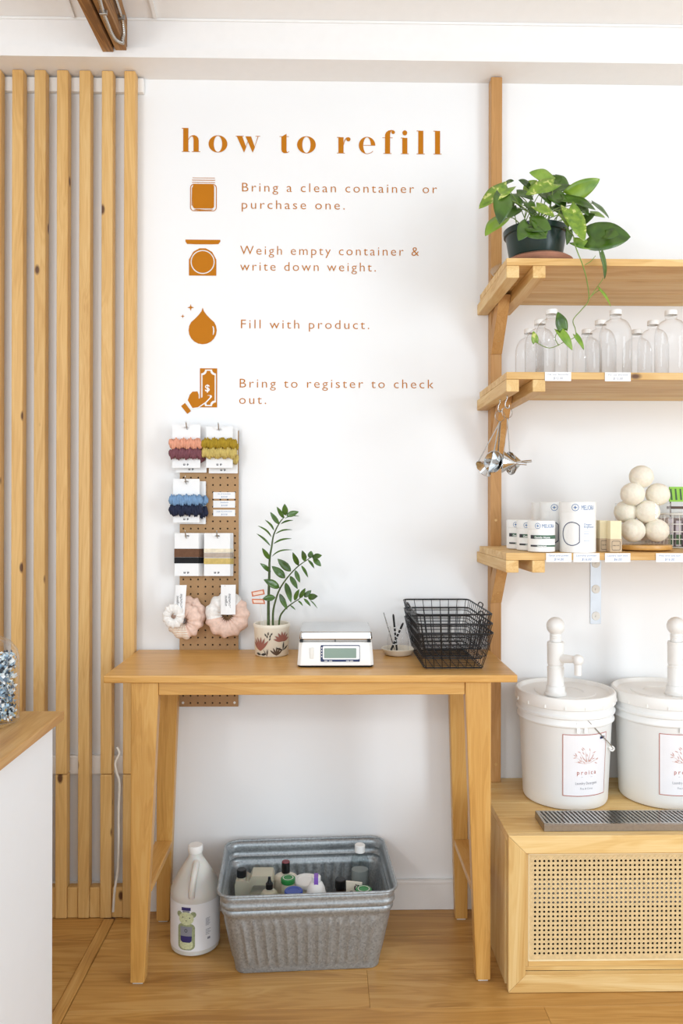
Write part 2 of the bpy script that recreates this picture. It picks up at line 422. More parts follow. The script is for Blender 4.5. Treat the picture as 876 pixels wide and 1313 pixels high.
cp = [at(124, -14, Z=zr-.008), at(128, 0, Z=zr-.008), at(132, 14, Z=zr-.008), at(137, 27, Z=zr-.008), at(143, 42, Z=zr-.008), at(149, 51, Z=zr-.008),
      at(157, 55, Z=zr-.006)]
cp += [Vector((r1+.004, cp[-1].y-.004, zr+.002)), Vector((r1+.010, cp[-1].y-.012, zr+.02)), Vector((r1+.010, cp[-1].y-.03, zr+.045)),
       Vector((r1+.009, cp[-1].y-.065, zr+.062)), Vector((r1+.009, cp[-1].y-.12, zr+.07)), Vector((r1+.009, cp[-1].y-.25, zr+.075))]
def smooth_path(P, n=6):
    P = [Vector(p) for p in P]; out = []
    for i in range(len(P)-1):
        a, b, c, d = P[max(i-1, 0)], P[i], P[i+1], P[min(i+2, len(P)-1)]
        for k in range(n):
            t = k/n; out.append(.5*((2*b)+(c-a)*t+(2*a-5*b+4*c-d)*t*t+(3*b-a-3*c+d)*t**3))
    out.append(P[-1]); return out
cpp = smooth_path(cp, 16)
cd_ = MB(); cd_.tube(cpp, [.0062 if i % 3 else .0052 for i in range(len(cpp))], 8)
co = tag(cd_.build('electrical_conduit', M['steel'], loc=cp[0], smooth=60), 'flexible silver metal conduit looped along the wooden ceiling rafter', 'conduit')
for i in (34, 150):
    p = cpp[min(i, len(cpp)-1)]
    MB().box(p.x-.012, p.x+.012, p.y-.004, p.y+.004, p.z-.008, p.z+.006).build('clamp', M['brushed'], co, bevel=.001)

# ================================================================== SLAT SCREEN
YS = -.057
ss = thing('slat_screen', 'wall screen of upright knotty pale wood slats on white rails left of the table', 'slat screen', (at(90, 1172, Z=0).x, 0, 0))
pitch = (158.0-14.0)/5
slx = [158.0-pitch*k for k in range(10)]
sw = 14.6/374
zt = at(100, 89.3, Y=YS).z
zj = at(100, 993.5, Y=YS).z
zt = min(zt, ZB-.002)
rightmost = at(184, 100, Y=-.019).x
xl_end = at(158-pitch*9, 600, Y=YS).x
def rail(z0, z1, xe, nm='rail'):
    MB().box(xl_end-.03, xe, -.0185, -.0005, z0, z1).build(nm, M['trimwhite'], ss, bevel=.002)
rail(at(184, 118, Y=-.019).z, ZB-.006, rightmost)
rail(at(184, 992.5, Y=-.019).z, at(184, 969, Y=-.019).z, at(170, 980, Y=-.019).x)
for k, px in enumerate(slx):
    x0 = at(px+.2, 500, Y=YS).x; x1 = x0+sw
    if k in (2,):                      # one full-length slat, the rest are in two pieces
        MB().box(x0, x1, YS, -.0195, .002, zt).build('slat', W('fir', 'Z'), ss, bevel=.004)
    else:
        MB().box(x0, x1, YS, -.0195, zj+.0008, zt).build('slat', W('fir', 'Z'), ss, bevel=.004)
        MB().box(x0, x1, YS, -.0195, .002, zj-.0008).build('slat', W('fir', 'Z'), ss, bevel=.003)
    if k < 9:
        xa = at(slx[k+1]+.2, 500, Y=YS).x+sw
        MB().box(xa+.001, x0-.001, YS+.005, -.0195, .002, at(100, 1139, Y=YS).z).build('spacer_block', W('fir', 'Z'), ss, bevel=.002)
cab = smooth_path([at(150, 958, Y=-.062), at(153, 966, Y=-.064), at(148, 978, Y=-.064), at(149.5, 990, Y=-.064), at(153, 1004, Y=-.063), at(152, 1040, Y=-.062), at(152, 1075, Y=-.062), at(151, 1115, Y=-.062),
     at(147.5, 1138, Y=-.064), at(146, 1155, Y=-.064), at(145, 1169, Y=-.064)], 6)
tag(MB().tube(cab, .0042, 8).build('power_cord', plain('white_cord', '#e5ddd0', .5), loc=cab[-1], smooth=60), 'thin off-white cord hanging down the slats beside the table', 'cord')

# ================================================================== WALL LETTERING (flat vinyl on the wall)
PX = 1/363.6
def wx(px): return at(px, 300, Y=0).x
def title_glyphs():
    thin = .75
    def serif(x0, x1, y): return [rect(x0, y, x1, y+thin)]
    def ellp(cx, cy, rx, ry, a0, a1, n=14): return ell(cx, cy, rx, ry, n, math.radians(a0), math.radians(a1))
    G = {}
    G['h'] = [[(1.8, 0), (8.4, 0), (8.4, 30.4), (5, 30.4), (1.8, 29.2)], rect(0, 29.4, 5, 30.4)]+serif(0, 10, -.2)+serif(12.8, 23.6, -.2) + \
        [[(8.4, 16.0), (10.5, 19.3), (13, 21), (16, 21.3), (19, 20), (21, 17.5), (21.6, 14), (21.6, 0), (15, 0), (15, 15), (14.4, 18.6), (12.8, 19.8), (10.9, 18.6), (8.4, 14.8)]]
    G['o'] = [('eo', [ell(12, 10.4, 12, 11, 40), ell(12, 10.4, 5.3, 10.3, 32)])]
    G['w'] = [[(1.4, 20.4), (8.6, 20.4), (13.6, 6.5), (10.8, -.4)], [(12.6, 20.4), (19.8, 20.4), (24.7, 6.5), (21.9, -.4)],
              [(10.8, -.4), (12.1, 2.6), (17.2, 17.4), (16.4, 17.4)], [(21.9, -.4), (23, 2.4), (29.2, 20.4), (28.3, 20.4)],
              rect(0, 20.3, 10.4, 21), rect(25.5, 20.3, 31.5, 21), [(15.8, 16.5), (17.4, 17.5), (16.8, 20.4), (12.6, 20.4)]]
    G['t'] = [[(1.4, 20.6), (1.4, 4), (2.2, 1), (4.6, -.5), (7.5, -.6), (10, .2), (11.6, 1.6), (11.2, 2), (9.4, .7), (8.4, 1.2), (8, 3), (8, 24.4), (6.8, 23.6), (3.2, 21.4)],
              rect(-1, 20.3, 11, 21)]
    G['r'] = [rect(1.8, 0, 8.4, 20.6), rect(-.2, 19.9, 4, 20.8)]+serif(-.2, 10.2, -.2) + \
        [[(8.4, 12.5), (9.4, 16.5), (11.2, 19.6), (13.2, 20.6), (13.2, 19.8), (11.6, 18.4), (10, 15), (9, 11.6), (8.4, 10.5)], ell(14.6, 18, 2.7, 2.7, 18)]
    outer = ellp(10.6, 10.4, 10.6, 11, 0, 318, 34); inner = []
    for k in range(34):
        a = lerp(318, 2, k/33); rx = 4.9 if a < 235 else lerp(4.9, 10.0, min(1, (a-235)/55)); inner.append((10.6+rx*math.cos(math.radians(a)), 10.4+10.3*math.sin(math.radians(a))))
    G['e'] = [outer+inner, rect(6, 10.2, 21.2, 10.9)]
    G['f'] = [[(2.5, 0), (9.1, 0), (9.1, 24.5), (9.8, 28), (11.4, 29.6), (13.4, 29.4), (13.4, 30.2), (10.5, 30.6), (7, 29.8), (4, 27.6), (2.6, 24.5)],
              ell(13, 27.6, 2.3, 2.3, 18), rect(-1, 20.1, 12.5, 20.8)]+serif(.3, 11, -.2)
    G['i'] = [rect(1.7, 0, 8.2, 20.6), ell(4.9, 27, 3.1, 3.3, 20), rect(-.2, 19.9, 4, 20.8)]+serif(-.2, 10, -.2)
    G['l'] = [rect(1.9, 0, 8.4, 30), rect(-.2, 29.2, 4, 30.1)]+serif(-.2, 10.4, -.2)
    return G
G = title_glyphs()
zb = at(400, 196.3, Y=0).z
tt = thing('wall_heading', 'large ochre serif vinyl lettering "how to refill" heading the wall', 'wall lettering', (wx(400), -.0012, zb))
for ch, px in (('h', 233), ('o', 267.3), ('w', 302), ('t', 359.3), ('o', 380.8), ('r', 432), ('e', 460), ('f', 491), ('i', 514), ('l', 534.3), ('l', 555.8)):
    mb = MB()
    for q, lp in enumerate(G[ch]):
        me = loops_mesh(lp[1] if lp[0] == 'eo' else [lp])
        mb.mesh(me, lambda co, q=q: (wx(px)+co.x*PX, -.0012-.00008*q, zb+co.y*PX))
    mb.build('letter', M['vinyl'], tt)
def wall_text(lines, label, spacing=1.28):
    x0, y0 = lines[0][1], lines[0][2]
    c = at(x0, y0, Y=0); o = thing('wall_instruction', label, 'wall lettering', (c.x, -.0012, c.z), group=None)
    for s, px0, py, px1 in lines:
        p = at((px0+px1)/2, py, Y=0)
        me = text_mesh(s, .0455, spacing, -.00035, width=(px1-px0)*PX)
        mb = MB(); mb.mesh(me, lambda co: (wx(px0)+co.x, -.0012, p.z+co.y))
        mb.build('text_line', M['vinyl'], o)
wall_text([('Bring a clean container or', 309, 246.8, 559.5), ('purchase one.', 309, 268.3, 441)], 'ochre wall text "Bring a clean container or purchase one."')
wall_text([('Weigh empty container &', 308, 327.3, 537.5), ('write down weight.', 308, 347.6, 482)], 'ochre wall text "Weigh empty container & write down weight."')
wall_text([('Fill with product.', 308, 421.6, 472.5)], 'ochre wall text "Fill with product."')
wall_text([('Bring to register to check', 306.5, 497.5, 555.5), ('out.', 306.5, 518, 341)], 'ochre wall text "Bring to register to check out."')
def icon(name, label, cx, cy, shapes):
    c = at(cx, cy, Y=0); mb = MB()
    for q, loops in enumerate(shapes):
        me = loops_mesh(loops); mb.mesh(me, lambda co, q=q: (c.x+co.x*PX, -.0012-.0001*q, c.z+co.y*PX))
    return tag(mb.build(name, M['vinyl'], loc=(c.x, -.0012, c.z)), label, 'wall icon')
# jar
icon('jar_icon', 'ochre vinyl picture of a screw-top jar beside the first instruction', 261, 250, [
    [rect(-14, 21.3, 14.6, 22)], [rect(-14.5, 18.3, 15, 19.2)], [rect(-14.5, 15.4, 15, 16.2)],
    [rrect(-17, -21, 17, 14, 5), rrect(-16, -20.2, 16, 13, 4.2)],
    [rrect(-13.6, -17.5, 13.6, 13.6, 3.2)],
    [[(-12.5, 11), (-14.6, 9), (-15, -14), (-14, -14), (-13, 8)]],
    [[(-13, -19.5), (-5, -20.2), (10, -19.8), (13, -18.5), (2, -18.9), (-9, -18.2)]]])
def star(cx, cy, r):
    return [(cx+rr*math.cos(a), cy+rr*math.sin(a)) for a, rr in [(k*PI/4, r if k % 2 == 0 else r*.33) for k in range(8)]]
drop = [(0, 26.5)]
for k in range(15):
    a = lerp(35, -215, k/14); drop.append((18*math.cos(math.radians(a)), -2.5+18*math.sin(math.radians(a))))
drop[1:1] = [(1.5, 22), (5, 17.2), (9.5, 12.5)]; drop += [(-9.5, 12.5), (-5, 17.2), (-1.5, 22)]
glint = [(12.4, 2.6), (13.6, 3), (14.8, 0), (15, -4), (14, -8), (12.8, -8.4), (13.2, -4), (13.2, -1)]
icon('drop_icon', 'ochre vinyl picture of a liquid drop with two small sparkles', 260, 421, [[drop, glint], [star(-15.3, 26.5, 4.4)], [star(-25.5, 15.2, 2.6)]])
icon('scale_icon', 'ochre vinyl picture of a kitchen scale beside the second instruction', 260, 330, [
    [[(-22, 22.5), (22.5, 22.5), (22.5, 20), (20, 17), (10, 16.6), (-10, 16.6), (-20, 17), (-22, 20)]],
    [[(-17.5, -23.5), (17.5, -23.5), (17.5, -3), (12, 7), (4, 11.5), (-4, 11.5), (-12, 7), (-17.5, -3)], ell(0, -6, 15.4, 15.4, 36)],
    [ell(0, -6, 14, 14, 36)]])
sign = [(x*.55, y*.55) for x, y in []]
bill = [rect(-2.5, -25, 18.5, 25)]
fr_o = [(1.5, -20), (1.5, 20)]
def notch(x0, y0, x1, y1, r, n=4):
    p = []
    for cx, cy, a in ((x0, y0, 0), (x0, y1, -PI/2), (x1, y1, PI), (x1, y0, PI/2)):
        for k in range(n+1):
            t = a+PI/2*k/n; p.append((cx+r*math.cos(t), cy+r*math.sin(t)))
    return p
ic = icon('cash_icon', 'ochre vinyl picture of a hand holding a dollar bill', 260, 497.3, [
    [rect(-3.5, -25, 18.5, 25), notch(-2, -23.5, 17, 23.5, 5)],
    [notch(-.2, -21.8, 15.2, 21.8, 5.5)],
    [[(-27.5, -23.5), (-22.5, -19.5), (-14.8, -29.8), (-19.5, -33.5)]]])
hand = [(-6.5, -4.6), (-13, -5), (-16.5, -9), (-19, -16), (-13, -26), (-6, -25), (4, -18), (9.5, -12), (9, -10), (5.5, -10), (-1, -12.5), (-5, -14), (-5, -9)]
ci = at(260, 497.3, Y=0)
hcx, hcy = -4, -14
for nm_, mt_, k_, y_ in (('hand_outline', 'wall', 1.18, -.0019), ('hand', 'vinyl', 1.0, -.0020)):
    MB().mesh(loops_mesh([[(hcx+(x-hcx)*k_, hcy+(y-hcy)*(k_ if k_ == 1 else 1.14)) for x, y in hand]]), lambda co: (ci.x+co.x*PX, y_, ci.z+co.y*PX)).build(nm_, M[mt_], ic)
pd = at(266, 497.5, Y=0)
MB().mesh(text_mesh('$', .034, 1, .0006, 'CENTER'), lambda co: (pd.x+co.x, -.0018, pd.z-.012+co.y)).build('dollar_sign', M['paper'], ic)

# ================================================================== TABLE
ZT = .92
yf = -.437
tx0, tx1 = at(132.5, 866, Y=yf).x, at(664, 864, Y=yf).x
tb = thing('console_table', 'tall narrow oak table with splayed tapering legs below the wall lettering', 'table', ((tx0+tx1)/2, yf/2, 0))
MB().box(tx0, tx1, yf, -.022, ZT-.022, ZT).build('tabletop', W('oak', 'X'), tb, bevel=.003)
lx0, lx1 = at(169.5, 1000, Y=-.405).x, at(628, 1000, Y=-.405).x
zl = ZT-.0225
def leg(xo, s, y0, y1, wt, wb):     # outer side straight, inner side tapers below the apron
    b = []
    for z, ww in ((.006, wb), (zl-.05, wt), (zl, wt)):
        xa, xb = (xo, xo+s*ww); xa, xb = min(xa, xb), max(xa, xb); b.append([(xa, y0, z), (xb, y0, z), (xb, y1, z), (xa, y1, z)])
    mb = MB(); mb.add(b[0]+b[1]+b[2], [(3,2,1,0)]+[(i, (i+1) % 4, 4+(i+1) % 4, 4+i) for i in range(4)]+[(4+i, 4+(i+1) % 4, 8+(i+1) % 4, 8+i) for i in range(4)]+[(8,9,10,11)])
    lg = mb.build('leg', W('oak', 'Z'), tb, bevel=.003)
    xm = xo+s*wb/2
    MB().box(xm-.015, xm+.015, y0+.006, y1-.006, 0.0005, .0058).build('foot_pad', M['felt'], lg, bevel=.001)
leg(lx0, 1, -.425, -.387, .081, .042); leg(lx1, -1, -.425, -.387, .077, .043)
bxl, bxr = at(203.3, 1000, Y=-.085).x, at(598.5, 1000, Y=-.085).x
leg(at(203, 1180, Z=0).x-.003, 1, -.086, -.05, .074, .043); leg(at(597.5, 1176, Z=0).x+.002, -1, -.086, -.05, .066, .042)
aph = at(400, 891, Y=-.42).z
MB().box(lx0+.0815, lx1-.0775, -.420, -.400, aph, zl).build('apron', W('oak', 'X'), tb, bevel=.002)
MB().box(lx0+.0815, lx1-.0775, -.075, -.055, aph, zl).build('apron', W('oak', 'X'), tb, bevel=.002)
zs = at(212, 1078, Y=-.085).z
for xa, xb in ((at(204, 1078, Y=-.086).x-.013, at(222.5, 1078, Y=-.086).x-.004), (at(581, 1078, Y=-.086).x+.004, at(598, 1078, Y=-.086).x+.013)):
    MB().box(xa, xb, -.3865, -.0865, zs-.022, zs).build('stretcher', W('oak', 'Y'), tb, bevel=.002)
for s, xa in ((1, lx0+.02), (-1, lx1-.04)):
    MB().box(xa, xa+.02, -.3865, -.0865, aph, zl).build('apron', W('oak', 'Y'), tb, bevel=.001)

# ================================================================== PEGBOARD
P0, P1 = at(230.5, 700, Y=-.02).x, at(306, 700, Y=-.02).x
hp = .0254
pz0 = at(268, 906, Y=-.02).z; ncol = 8; nrow = 38
cw = (P1-P0)/ncol
pz1 = at(268, 552, Y=-.02).z; chh = (pz1-pz0)/nrow
pb = thing('pegboard', 'tall brown perforated hardboard strip on the wall behind the table', 'pegboard', ((P0+P1)/2, -.0165, pz0))
mb = MB()
for i in range(ncol):
    for j in range(nrow):
        x, z = P0+(i+.5)*cw, pz0+(j+.5)*chh
        sq = [(x-cw/2, z-chh/2), (x, z-chh/2), (x+cw/2, z-chh/2), (x+cw/2, z), (x+cw/2, z+chh/2), (x, z+chh/2), (x-cw/2, z+chh/2), (x-cw/2, z)]
        ho = [(x+.0034*math.cos(a), z+.0034*math.sin(a)) for a in [-3*PI/4+k*PI/4 for k in range(8)]]
        vs = [(p[0], -.0205, p[1]) for p in sq]+[(p[0], -.0205, p[1]) for p in ho]+[(p[0], -.0165, p[1]) for p in ho]
        mb.add(vs, [(k, (k+1) % 8, 8+(k+1) % 8, 8+k) for k in range(8)]+[(8+k, 8+(k+1) % 8, 16+(k+1) % 8, 16+k) for k in range(8)])
mb.add([(P0, -.0205, pz0), (P1, -.0205, pz0), (P1, -.0205, pz1), (P0, -.0205, pz1), (P0, -.016, pz0), (P1, -.016, pz0), (P1, -.016, pz1), (P0, -.016, pz1)],
       [(0,1,5,4), (1,2,6,5), (2,3,7,6), (3,0,4,7)])
mb.add([(P0, -.016, pz0), (P1, -.016, pz0), (P1, -.016, pz1), (P0, -.016, pz1)], [(0,1,2,3)], 1)  # dark sheet behind the holes, its colour stands in for their shade
mb.build('perforated_board', [M['peg'], plain('painted_hole_shade', '#3a2a1c', .9)], pb)
for x, z in ((P0+cw*.5, pz0+.55*chh), (P1-cw*.5, pz0+.55*chh), (P0+cw*.5, pz1-.5*chh), (P1-cw*.5, pz1-.5*chh)):
    MB().lathe([(0, -.0225), (.0045, -.0225), (.0045, -.0205)], (x, 0, z), 10, Matrix(((1,0,0),(0,0,1),(0,1,0)))).build('screw_head', M['white'], pb)
    MB().box(x-.01, x+.01, -.0159, -.0005, z-.01, z+.01).build('standoff', M['black'], pb)
# ---- cards hanging on the pegboard
def fabric(name, c, rough=.85):
    return plain(name, c, rough, noise_amt=.12, nscale=90, bump=.3)
FB = {k: fabric(k+'_fabric', v) for k, v in dict(peach='#e3a083', mauve='#7b4a52', mustard='#a98a22', straw='#c9b165', denim='#7a9cc0', navy='#20273f',
      brown='#6b4a35', blackband='#17171a', blush='#e9c9b8', white='#efebe6', sand='#dcc7a0', stone='#b5a596', gold='#cdb36c', cream='#e9ddc4').items()}
def card_base(t, x, y, z, wd, ht, mark=True, slot=True):
    """hanging card, local origin at the top centre; faces -Y"""
    loops = [rrect(-wd/2, -ht, wd/2, 0, .002, 2)]
    if slot: loops.append([(-.009, -.012), (.009, -.012), (.008, -.0085), (.003, -.0065), (-.003, -.0065), (-.008, -.0085)])
    me = loops_mesh(loops)
    mb = MB()
    mb.mesh(me, lambda co: (co.x, 0, co.y)); c = mb.build('card', M['paper'], t, world=False, solid=.0007)
    mk = MB()
    if mark:   # two small printed marks low on the card
        mk.mesh(loops_mesh([rect(-.0105, -ht+.0085, -.0035, -ht+.0145), rect(-.009, -ht+.0115, -.005, -ht+.0135)]), lambda co: (co.x, -.0007, co.y))
        mk.mesh(loops_mesh([ell(.005, -ht+.012, .0035, .003, 10), ell(.0055, -ht+.0125, .0014, .001, 6)]), lambda co: (co.x, -.0007, co.y))
        mk.box(.0025, .0045, -.0008, -.0006, -ht+.0075, -ht+.010)
        mk.build('print_mark', M['ink'], c, world=False)
    return c
def ruffle(L, ry, rz, seed, nr=64, n=20):
    """gathered fabric tube along X, local centre"""
    mb = MB(); vs = []; fs = []
    for i in range(nr+1):
        u = i/nr; x = (u-.5)*L; end = max(0.02, math.sin(PI*min(1, max(0, u*10 if u < .1 else (1-u)*10 if u > .9 else 1))/2)) if (u < .1 or u > .9) else 1
        for k in range(n):
            a = 2*PI*k/n
            tw = noise.noise(Vector((u*9+seed, math.sin(a)*1.2, math.cos(a)*1.2)))
            r = 1+.17*math.sin(u*L*760+2.6*math.sin(a+seed)+tw*6)+.18*noise.noise(Vector((u*22+seed*3, a*.8, seed)))
            e = .55+.45*end if end < 1 else 1
            e = max(.04, end)**.5
            vs.append((x+.003*tw, ry*r*e*math.cos(a), rz*r*e*math.sin(a)+.003*math.sin(u*30+seed)))
    for i in range(nr):
        for k in range(n): l = (k+1) % n; fs.append((i*n+k, (i+1)*n+k, (i+1)*n+l, i*n+l))
    fs.append(tuple(range(n))); fs.append(tuple(reversed([nr*n+k for k in range(n)])))
    mb.add(vs, fs); return mb
def hair_card(label, name, px0, px1, py0, py1, Y, bands, L=46, group=None, rz=0, kind='ruffle'):
    a, b = at(px0, py0, Y=Y), at(px1, py1, Y=Y)
    t = thing(name, label, 'hair accessory', ((a.x+b.x)/2, Y, a.z), rz, group)
    wd, ht = b.x-a.x, a.z-b.z
    card_base(t, 0, 0, 0, wd, ht)
    s = FPX/(DW+Y)
    for mat, pyc, hpx, seed, lab in bands:
        z = at(px0, pyc, Y=Y).z-a.z
        if kind == 'ruffle':
            o = ruffle(L/s, .011, hpx/s/2*.95, seed).build('scrunchie', FB[mat], t, loc=(0, -.0115, z), world=False, smooth='full')
        else:
            mbb = MB(); hh = hpx/s/2
            for yo in (-.0016, .0016): mbb.box(-wd/2-.001, wd/2+.001, yo-.0009, yo+.0009, -hh, hh)
            o = mbb.build('headband', FB[mat], t, loc=(0, 0, z), world=False, bevel=.0006)
        if lab: o['label'] = lab
    return t
# back-most copies first (they peek out to the right and below)
hair_card('white card holding peach and mauve scrunchies, behind the front card of the top left hook', 'scrunchie_card', 226, 265, 546, 606, -.031,
          [('mauve', 586, 14, 5, 'mauve scrunchie'), ('peach', 573, 11, 2.2, 'peach scrunchie')], 38)
hair_card('white card with peach and plum scrunchies at the front of the top left hook', 'scrunchie_card', 221, 257, 544.5, 600, -.058,
          [('peach', 569.5, 13.5, 1, 'peach scrunchie'), ('mauve', 582, 13.5, 2, 'mauve scrunchie')], 43)
hair_card('white card of olive and straw scrunchies, behind the front card at top right', 'scrunchie_card', 268, 305, 548, 607, -.031,
          [('straw', 588, 14, 9, 'straw scrunchie'), ('mustard', 572, 12, 8, 'mustard scrunchie')], 40)
hair_card('white card with mustard and straw yellow scrunchies at the front of the top right hook', 'scrunchie_card', 264.5, 298.5, 547, 600, -.058,
          [('mustard', 569, 13.5, 3, 'mustard scrunchie'), ('straw', 581, 13.5, 4, 'straw scrunchie')], 46)
hair_card('card with denim blue and navy scrunchies behind the front blue one', 'scrunchie_card', 225, 264, 617, 672, -.031,
          [('denim', 642, 13, 11, 'denim blue scrunchie'), ('navy', 657, 14, 12, 'navy scrunchie')], 46)
hair_card('white card with denim blue and navy scrunchies at the front of the middle hook', 'scrunchie_card', 222, 256, 614, 670, -.056,
          [('denim', 641.5, 13.5, 5, 'denim blue scrunchie'), ('navy', 654, 14.5, 6, 'navy scrunchie')], 43)
for i, (dx, Y) in enumerate(((7, -.028), (4.5, -.037), (2.2, -.046), (0, -.055))):
    f = i == 3
    hair_card(('brown and black headband card at the very back of its hook', 'brown and black headband card, third from the front of its hook', 'brown and black headband card directly behind the front one', 'front card with flat brown and black headbands on the lower left hook')[i],
              'headband_card', 224+dx, 255+dx, 683.5, 738.5, Y, [('brown', 709, 11, 1, None), ('blackband', 718.5, 7.5, 1, 'black headband')], 38, 'brown headband cards', kind='flat')
    hair_card(('beige and gold headband card at the very back of its hook', 'beige and gold headband card, third from the front of its hook', 'beige and gold headband card directly behind the front one', 'front card with flat beige, stone and gold headbands on the lower right hook')[i],
              'headband_card', 262+dx*.6, 295+dx*.6, 683.5, 738.5, Y, [('cream', 706, 5, 1, 'cream headband'), ('stone', 712, 6, 1, 'stone headband'), ('gold', 719.5, 7.5, 1, 'gold headband')], 38,
              'beige headband cards', kind='flat')
# hooks
def peg_hook(px, py, label):
    p = at(px, py, Y=-.06)
    o = MB().tube(smooth_path([(p.x, -.0206, p.z-.012), (p.x, -.045, p.z-.014), (p.x, -.068, p.z-.010), (p.x, -.078, p.z+.006), (p.x-.001, -.08, p.z+.014)], 5), .0021, 8).build('peg_hook', M['steel'], loc=(p.x, -.0206, p.z), smooth=50)
    return tag(o, label, 'hook')
hz = at(240, 547, Y=-.058).z
for px, py, lab in ((240, 545.5, 'steel peg hook holding the peach scrunchie cards'), (281, 547, 'steel peg hook holding the mustard scrunchie cards'), (239, 615.5, 'steel peg hook holding the blue scrunchie cards'),
                    (239, 685, 'steel peg hook holding the brown headband cards'), (279, 685, 'steel peg hook holding the beige headband cards'),
                    (229, 755, 'steel peg hook holding the pink and striped scrunchies'), (290, 755, 'steel peg hook holding the large blush and white scrunchie')):
    peg_hook(px, py, lab)
# price labels on pegboard
for i, (y0, y1, nm) in enumerate(((631, 639.5, 'top'), (642, 651, 'middle'), (653.5, 662, 'bottom'))):
    a, b = at(273.5, y0, Y=-.022), at(301.5, y1, Y=-.022)
    o = tag(MB().box(a.x, b.x, -.0225, -.0208, b.z, a.z).build('price_label', M['paper'], loc=((a.x+b.x)/2, -.021, b.z)), 'small white handwritten price label, %s of three on the pegboard' % nm, 'label')
    mb = MB()
    mb.mesh(text_mesh(('Set of Scrunchies', 'Headbands', 'Large Scrunchie Each')[i], .006, 1.05, 0, 'CENTER', shear=.2), lambda co: ((a.x+b.x)/2+co.x, -.0228, a.z-.008+co.y))
    mb.mesh(text_mesh('$10.00', .0075, 1.05, 0, 'CENTER', shear=.2), lambda co: ((a.x+b.x)/2+co.x, -.0228, a.z-.019+co.y))
    mb.build('handwriting', M['inkblue'], o)
# big scrunchies
def big_scrunchie(t, cx, cy, cz, R, r, seed, segs, name='scrunchie', tilt=0, sx=1):
    """gathered ring; segs = [(angle_end, material)]"""
    NR, n = 96, 18; vs = []; fs = []; ms = []
    mats = []; 
    for _, m_ in segs:
        if m_ not in mats: mats.append(m_)
    for i in range(NR):
        u = 2*PI*i/NR
        for k in range(n):
            a = 2*PI*k/n; f = .5+.5*math.cos(a)                 # a=0 outer rim
            g = .13*f*math.sin(u*11+seed+2*noise.noise(Vector((math.cos(u)*2, math.sin(u)*2, seed))))+.10*(1-f)*math.sin(u*17+seed)
            rr = r*(1+g+.12*noise.noise(Vector((math.cos(u)*3+seed, math.sin(u)*3, a))))
            rad = R+rr*math.cos(a)
            vs.append((cx+rad*math.cos(u)*sx, cy+rr*.62*math.sin(a)+tilt*math.sin(u)*R, cz+rad*math.sin(u)))
        deg = math.degrees(u); mm = next((m_ for e, m_ in segs if deg <= e), segs[-1][1])
        ms.append(mats.index(mm))
    mb = MB()
    for i in range(NR):
        j = (i+1) % NR
        for k in range(n): l = (k+1) % n; fs.append(((i*n+k, j*n+k, j*n+l, i*n+l), ms[i]))
    mb.v = vs; mb.f = [f[0] for f in fs]; mb.m = [f[1] for f in fs]
    return mb.build(name, [FBX[m_] for m_ in mats], t, smooth='full')
def striped():
    m, N, L, B = nmat('rainbow_striped_fabric'); B.inputs['Roughness'].default_value = .85
    tc = N.new('ShaderNodeTexCoord'); wv = N.new('ShaderNodeTexWave'); wv.wave_type = 'RINGS'; wv.inputs['Scale'].default_value = 42; wv.inputs['Distortion'].default_value = .6
    L.new(tc.outputs['Object'], wv.inputs['Vector']); r = N.new('ShaderNodeValToRGB'); r.color_ramp.interpolation = 'CONSTANT'; e = r.color_ramp.elements
    e[0].color = srgb('#f0e8dc'); e[1].position = .45; e[1].color = srgb('#dda64a'); q = e.new(.7); q.color = srgb('#b0645c'); q = e.new(.85); q.color = srgb('#f0e8dc')
    L.new(wv.outputs['Fac'], r.inputs['Fac']); L.new(r.outputs['Color'], B.inputs['Base Color']); return m
FBX = dict(FB); FBX['stripe'] = striped()
def tagstrip(t, x0, x1, z0, z1, Y, lean=0):
    c = MB()
    w_ = x1-x0; cols = 5; rows = 2; vs = []
    for (z, dx) in ((z1, 0), (z0, lean)):
        for k in range(cols+1):
            u = k/cols; vs.append((x0+w_*u+dx, Y-.004*math.sin(PI*u)-(0 if z == z1 else .006), z))
    c.add(vs, [(k, k+1, cols+2+k, cols+1+k) for k in range(cols)])
    tg = c.build('paper_tag', M['paper'], t, solid=.0008)
    mb = MB(); me = text_mesh('organic\nscrunchie', .0125, 1.0, 0, 'CENTER', shear=.3)
    xm, zm = (x0+x1)/2+lean*.6, (z0+z1)/2-.004
    mb.mesh(me, lambda co: (xm-co.y-.004, Y-.0085-.00, zm+co.x))
    mb.build('tag_lettering', M['ink'], tg)
    return tg
Y1 = -.055
c = at(291.5, 789, Y=Y1); s_ = FPX/(DW+Y1)
t = thing('large_scrunchie', 'large blush pink and white scrunchie hanging by a paper tag on the right', 'hair accessory', (c.x, Y1, c.z))
big_scrunchie(t, c.x, Y1, c.z, 17.5/s_, 10.8/s_, 1.3, [(48, 'blush'), (100, 'white'), (188, 'white'), (360, 'blush')])
tagstrip(t, at(283, 760, Y=Y1-.03).x, at(302, 760, Y=Y1-.03).x, at(290, 788, Y=Y1-.03).z, at(290, 750, Y=Y1-.03).z, -.078)
for nm, lab, px, py, R, r, seed, segs, Y, sx in (
        ('large_scrunchie', 'pale printed scrunchie hanging hindmost on the left lower hook', 241, 788, 14, 9, 3, [(120, 'blush'), (250, 'white'), (360, 'blush')], -.040, 1),
        ('large_scrunchie', 'crumpled white scrunchie hanging frontmost at the far left', 222.5, 790, 9.5, 6, 7, [(360, 'white')], -.110, .9)):
    c = at(px, py, Y=Y); s_ = FPX/(DW+Y)
    t = thing(nm, lab, 'hair accessory', (c.x, Y, c.z)); big_scrunchie(t, c.x, Y, c.z, R/s_, r/s_, seed, segs, sx=sx)
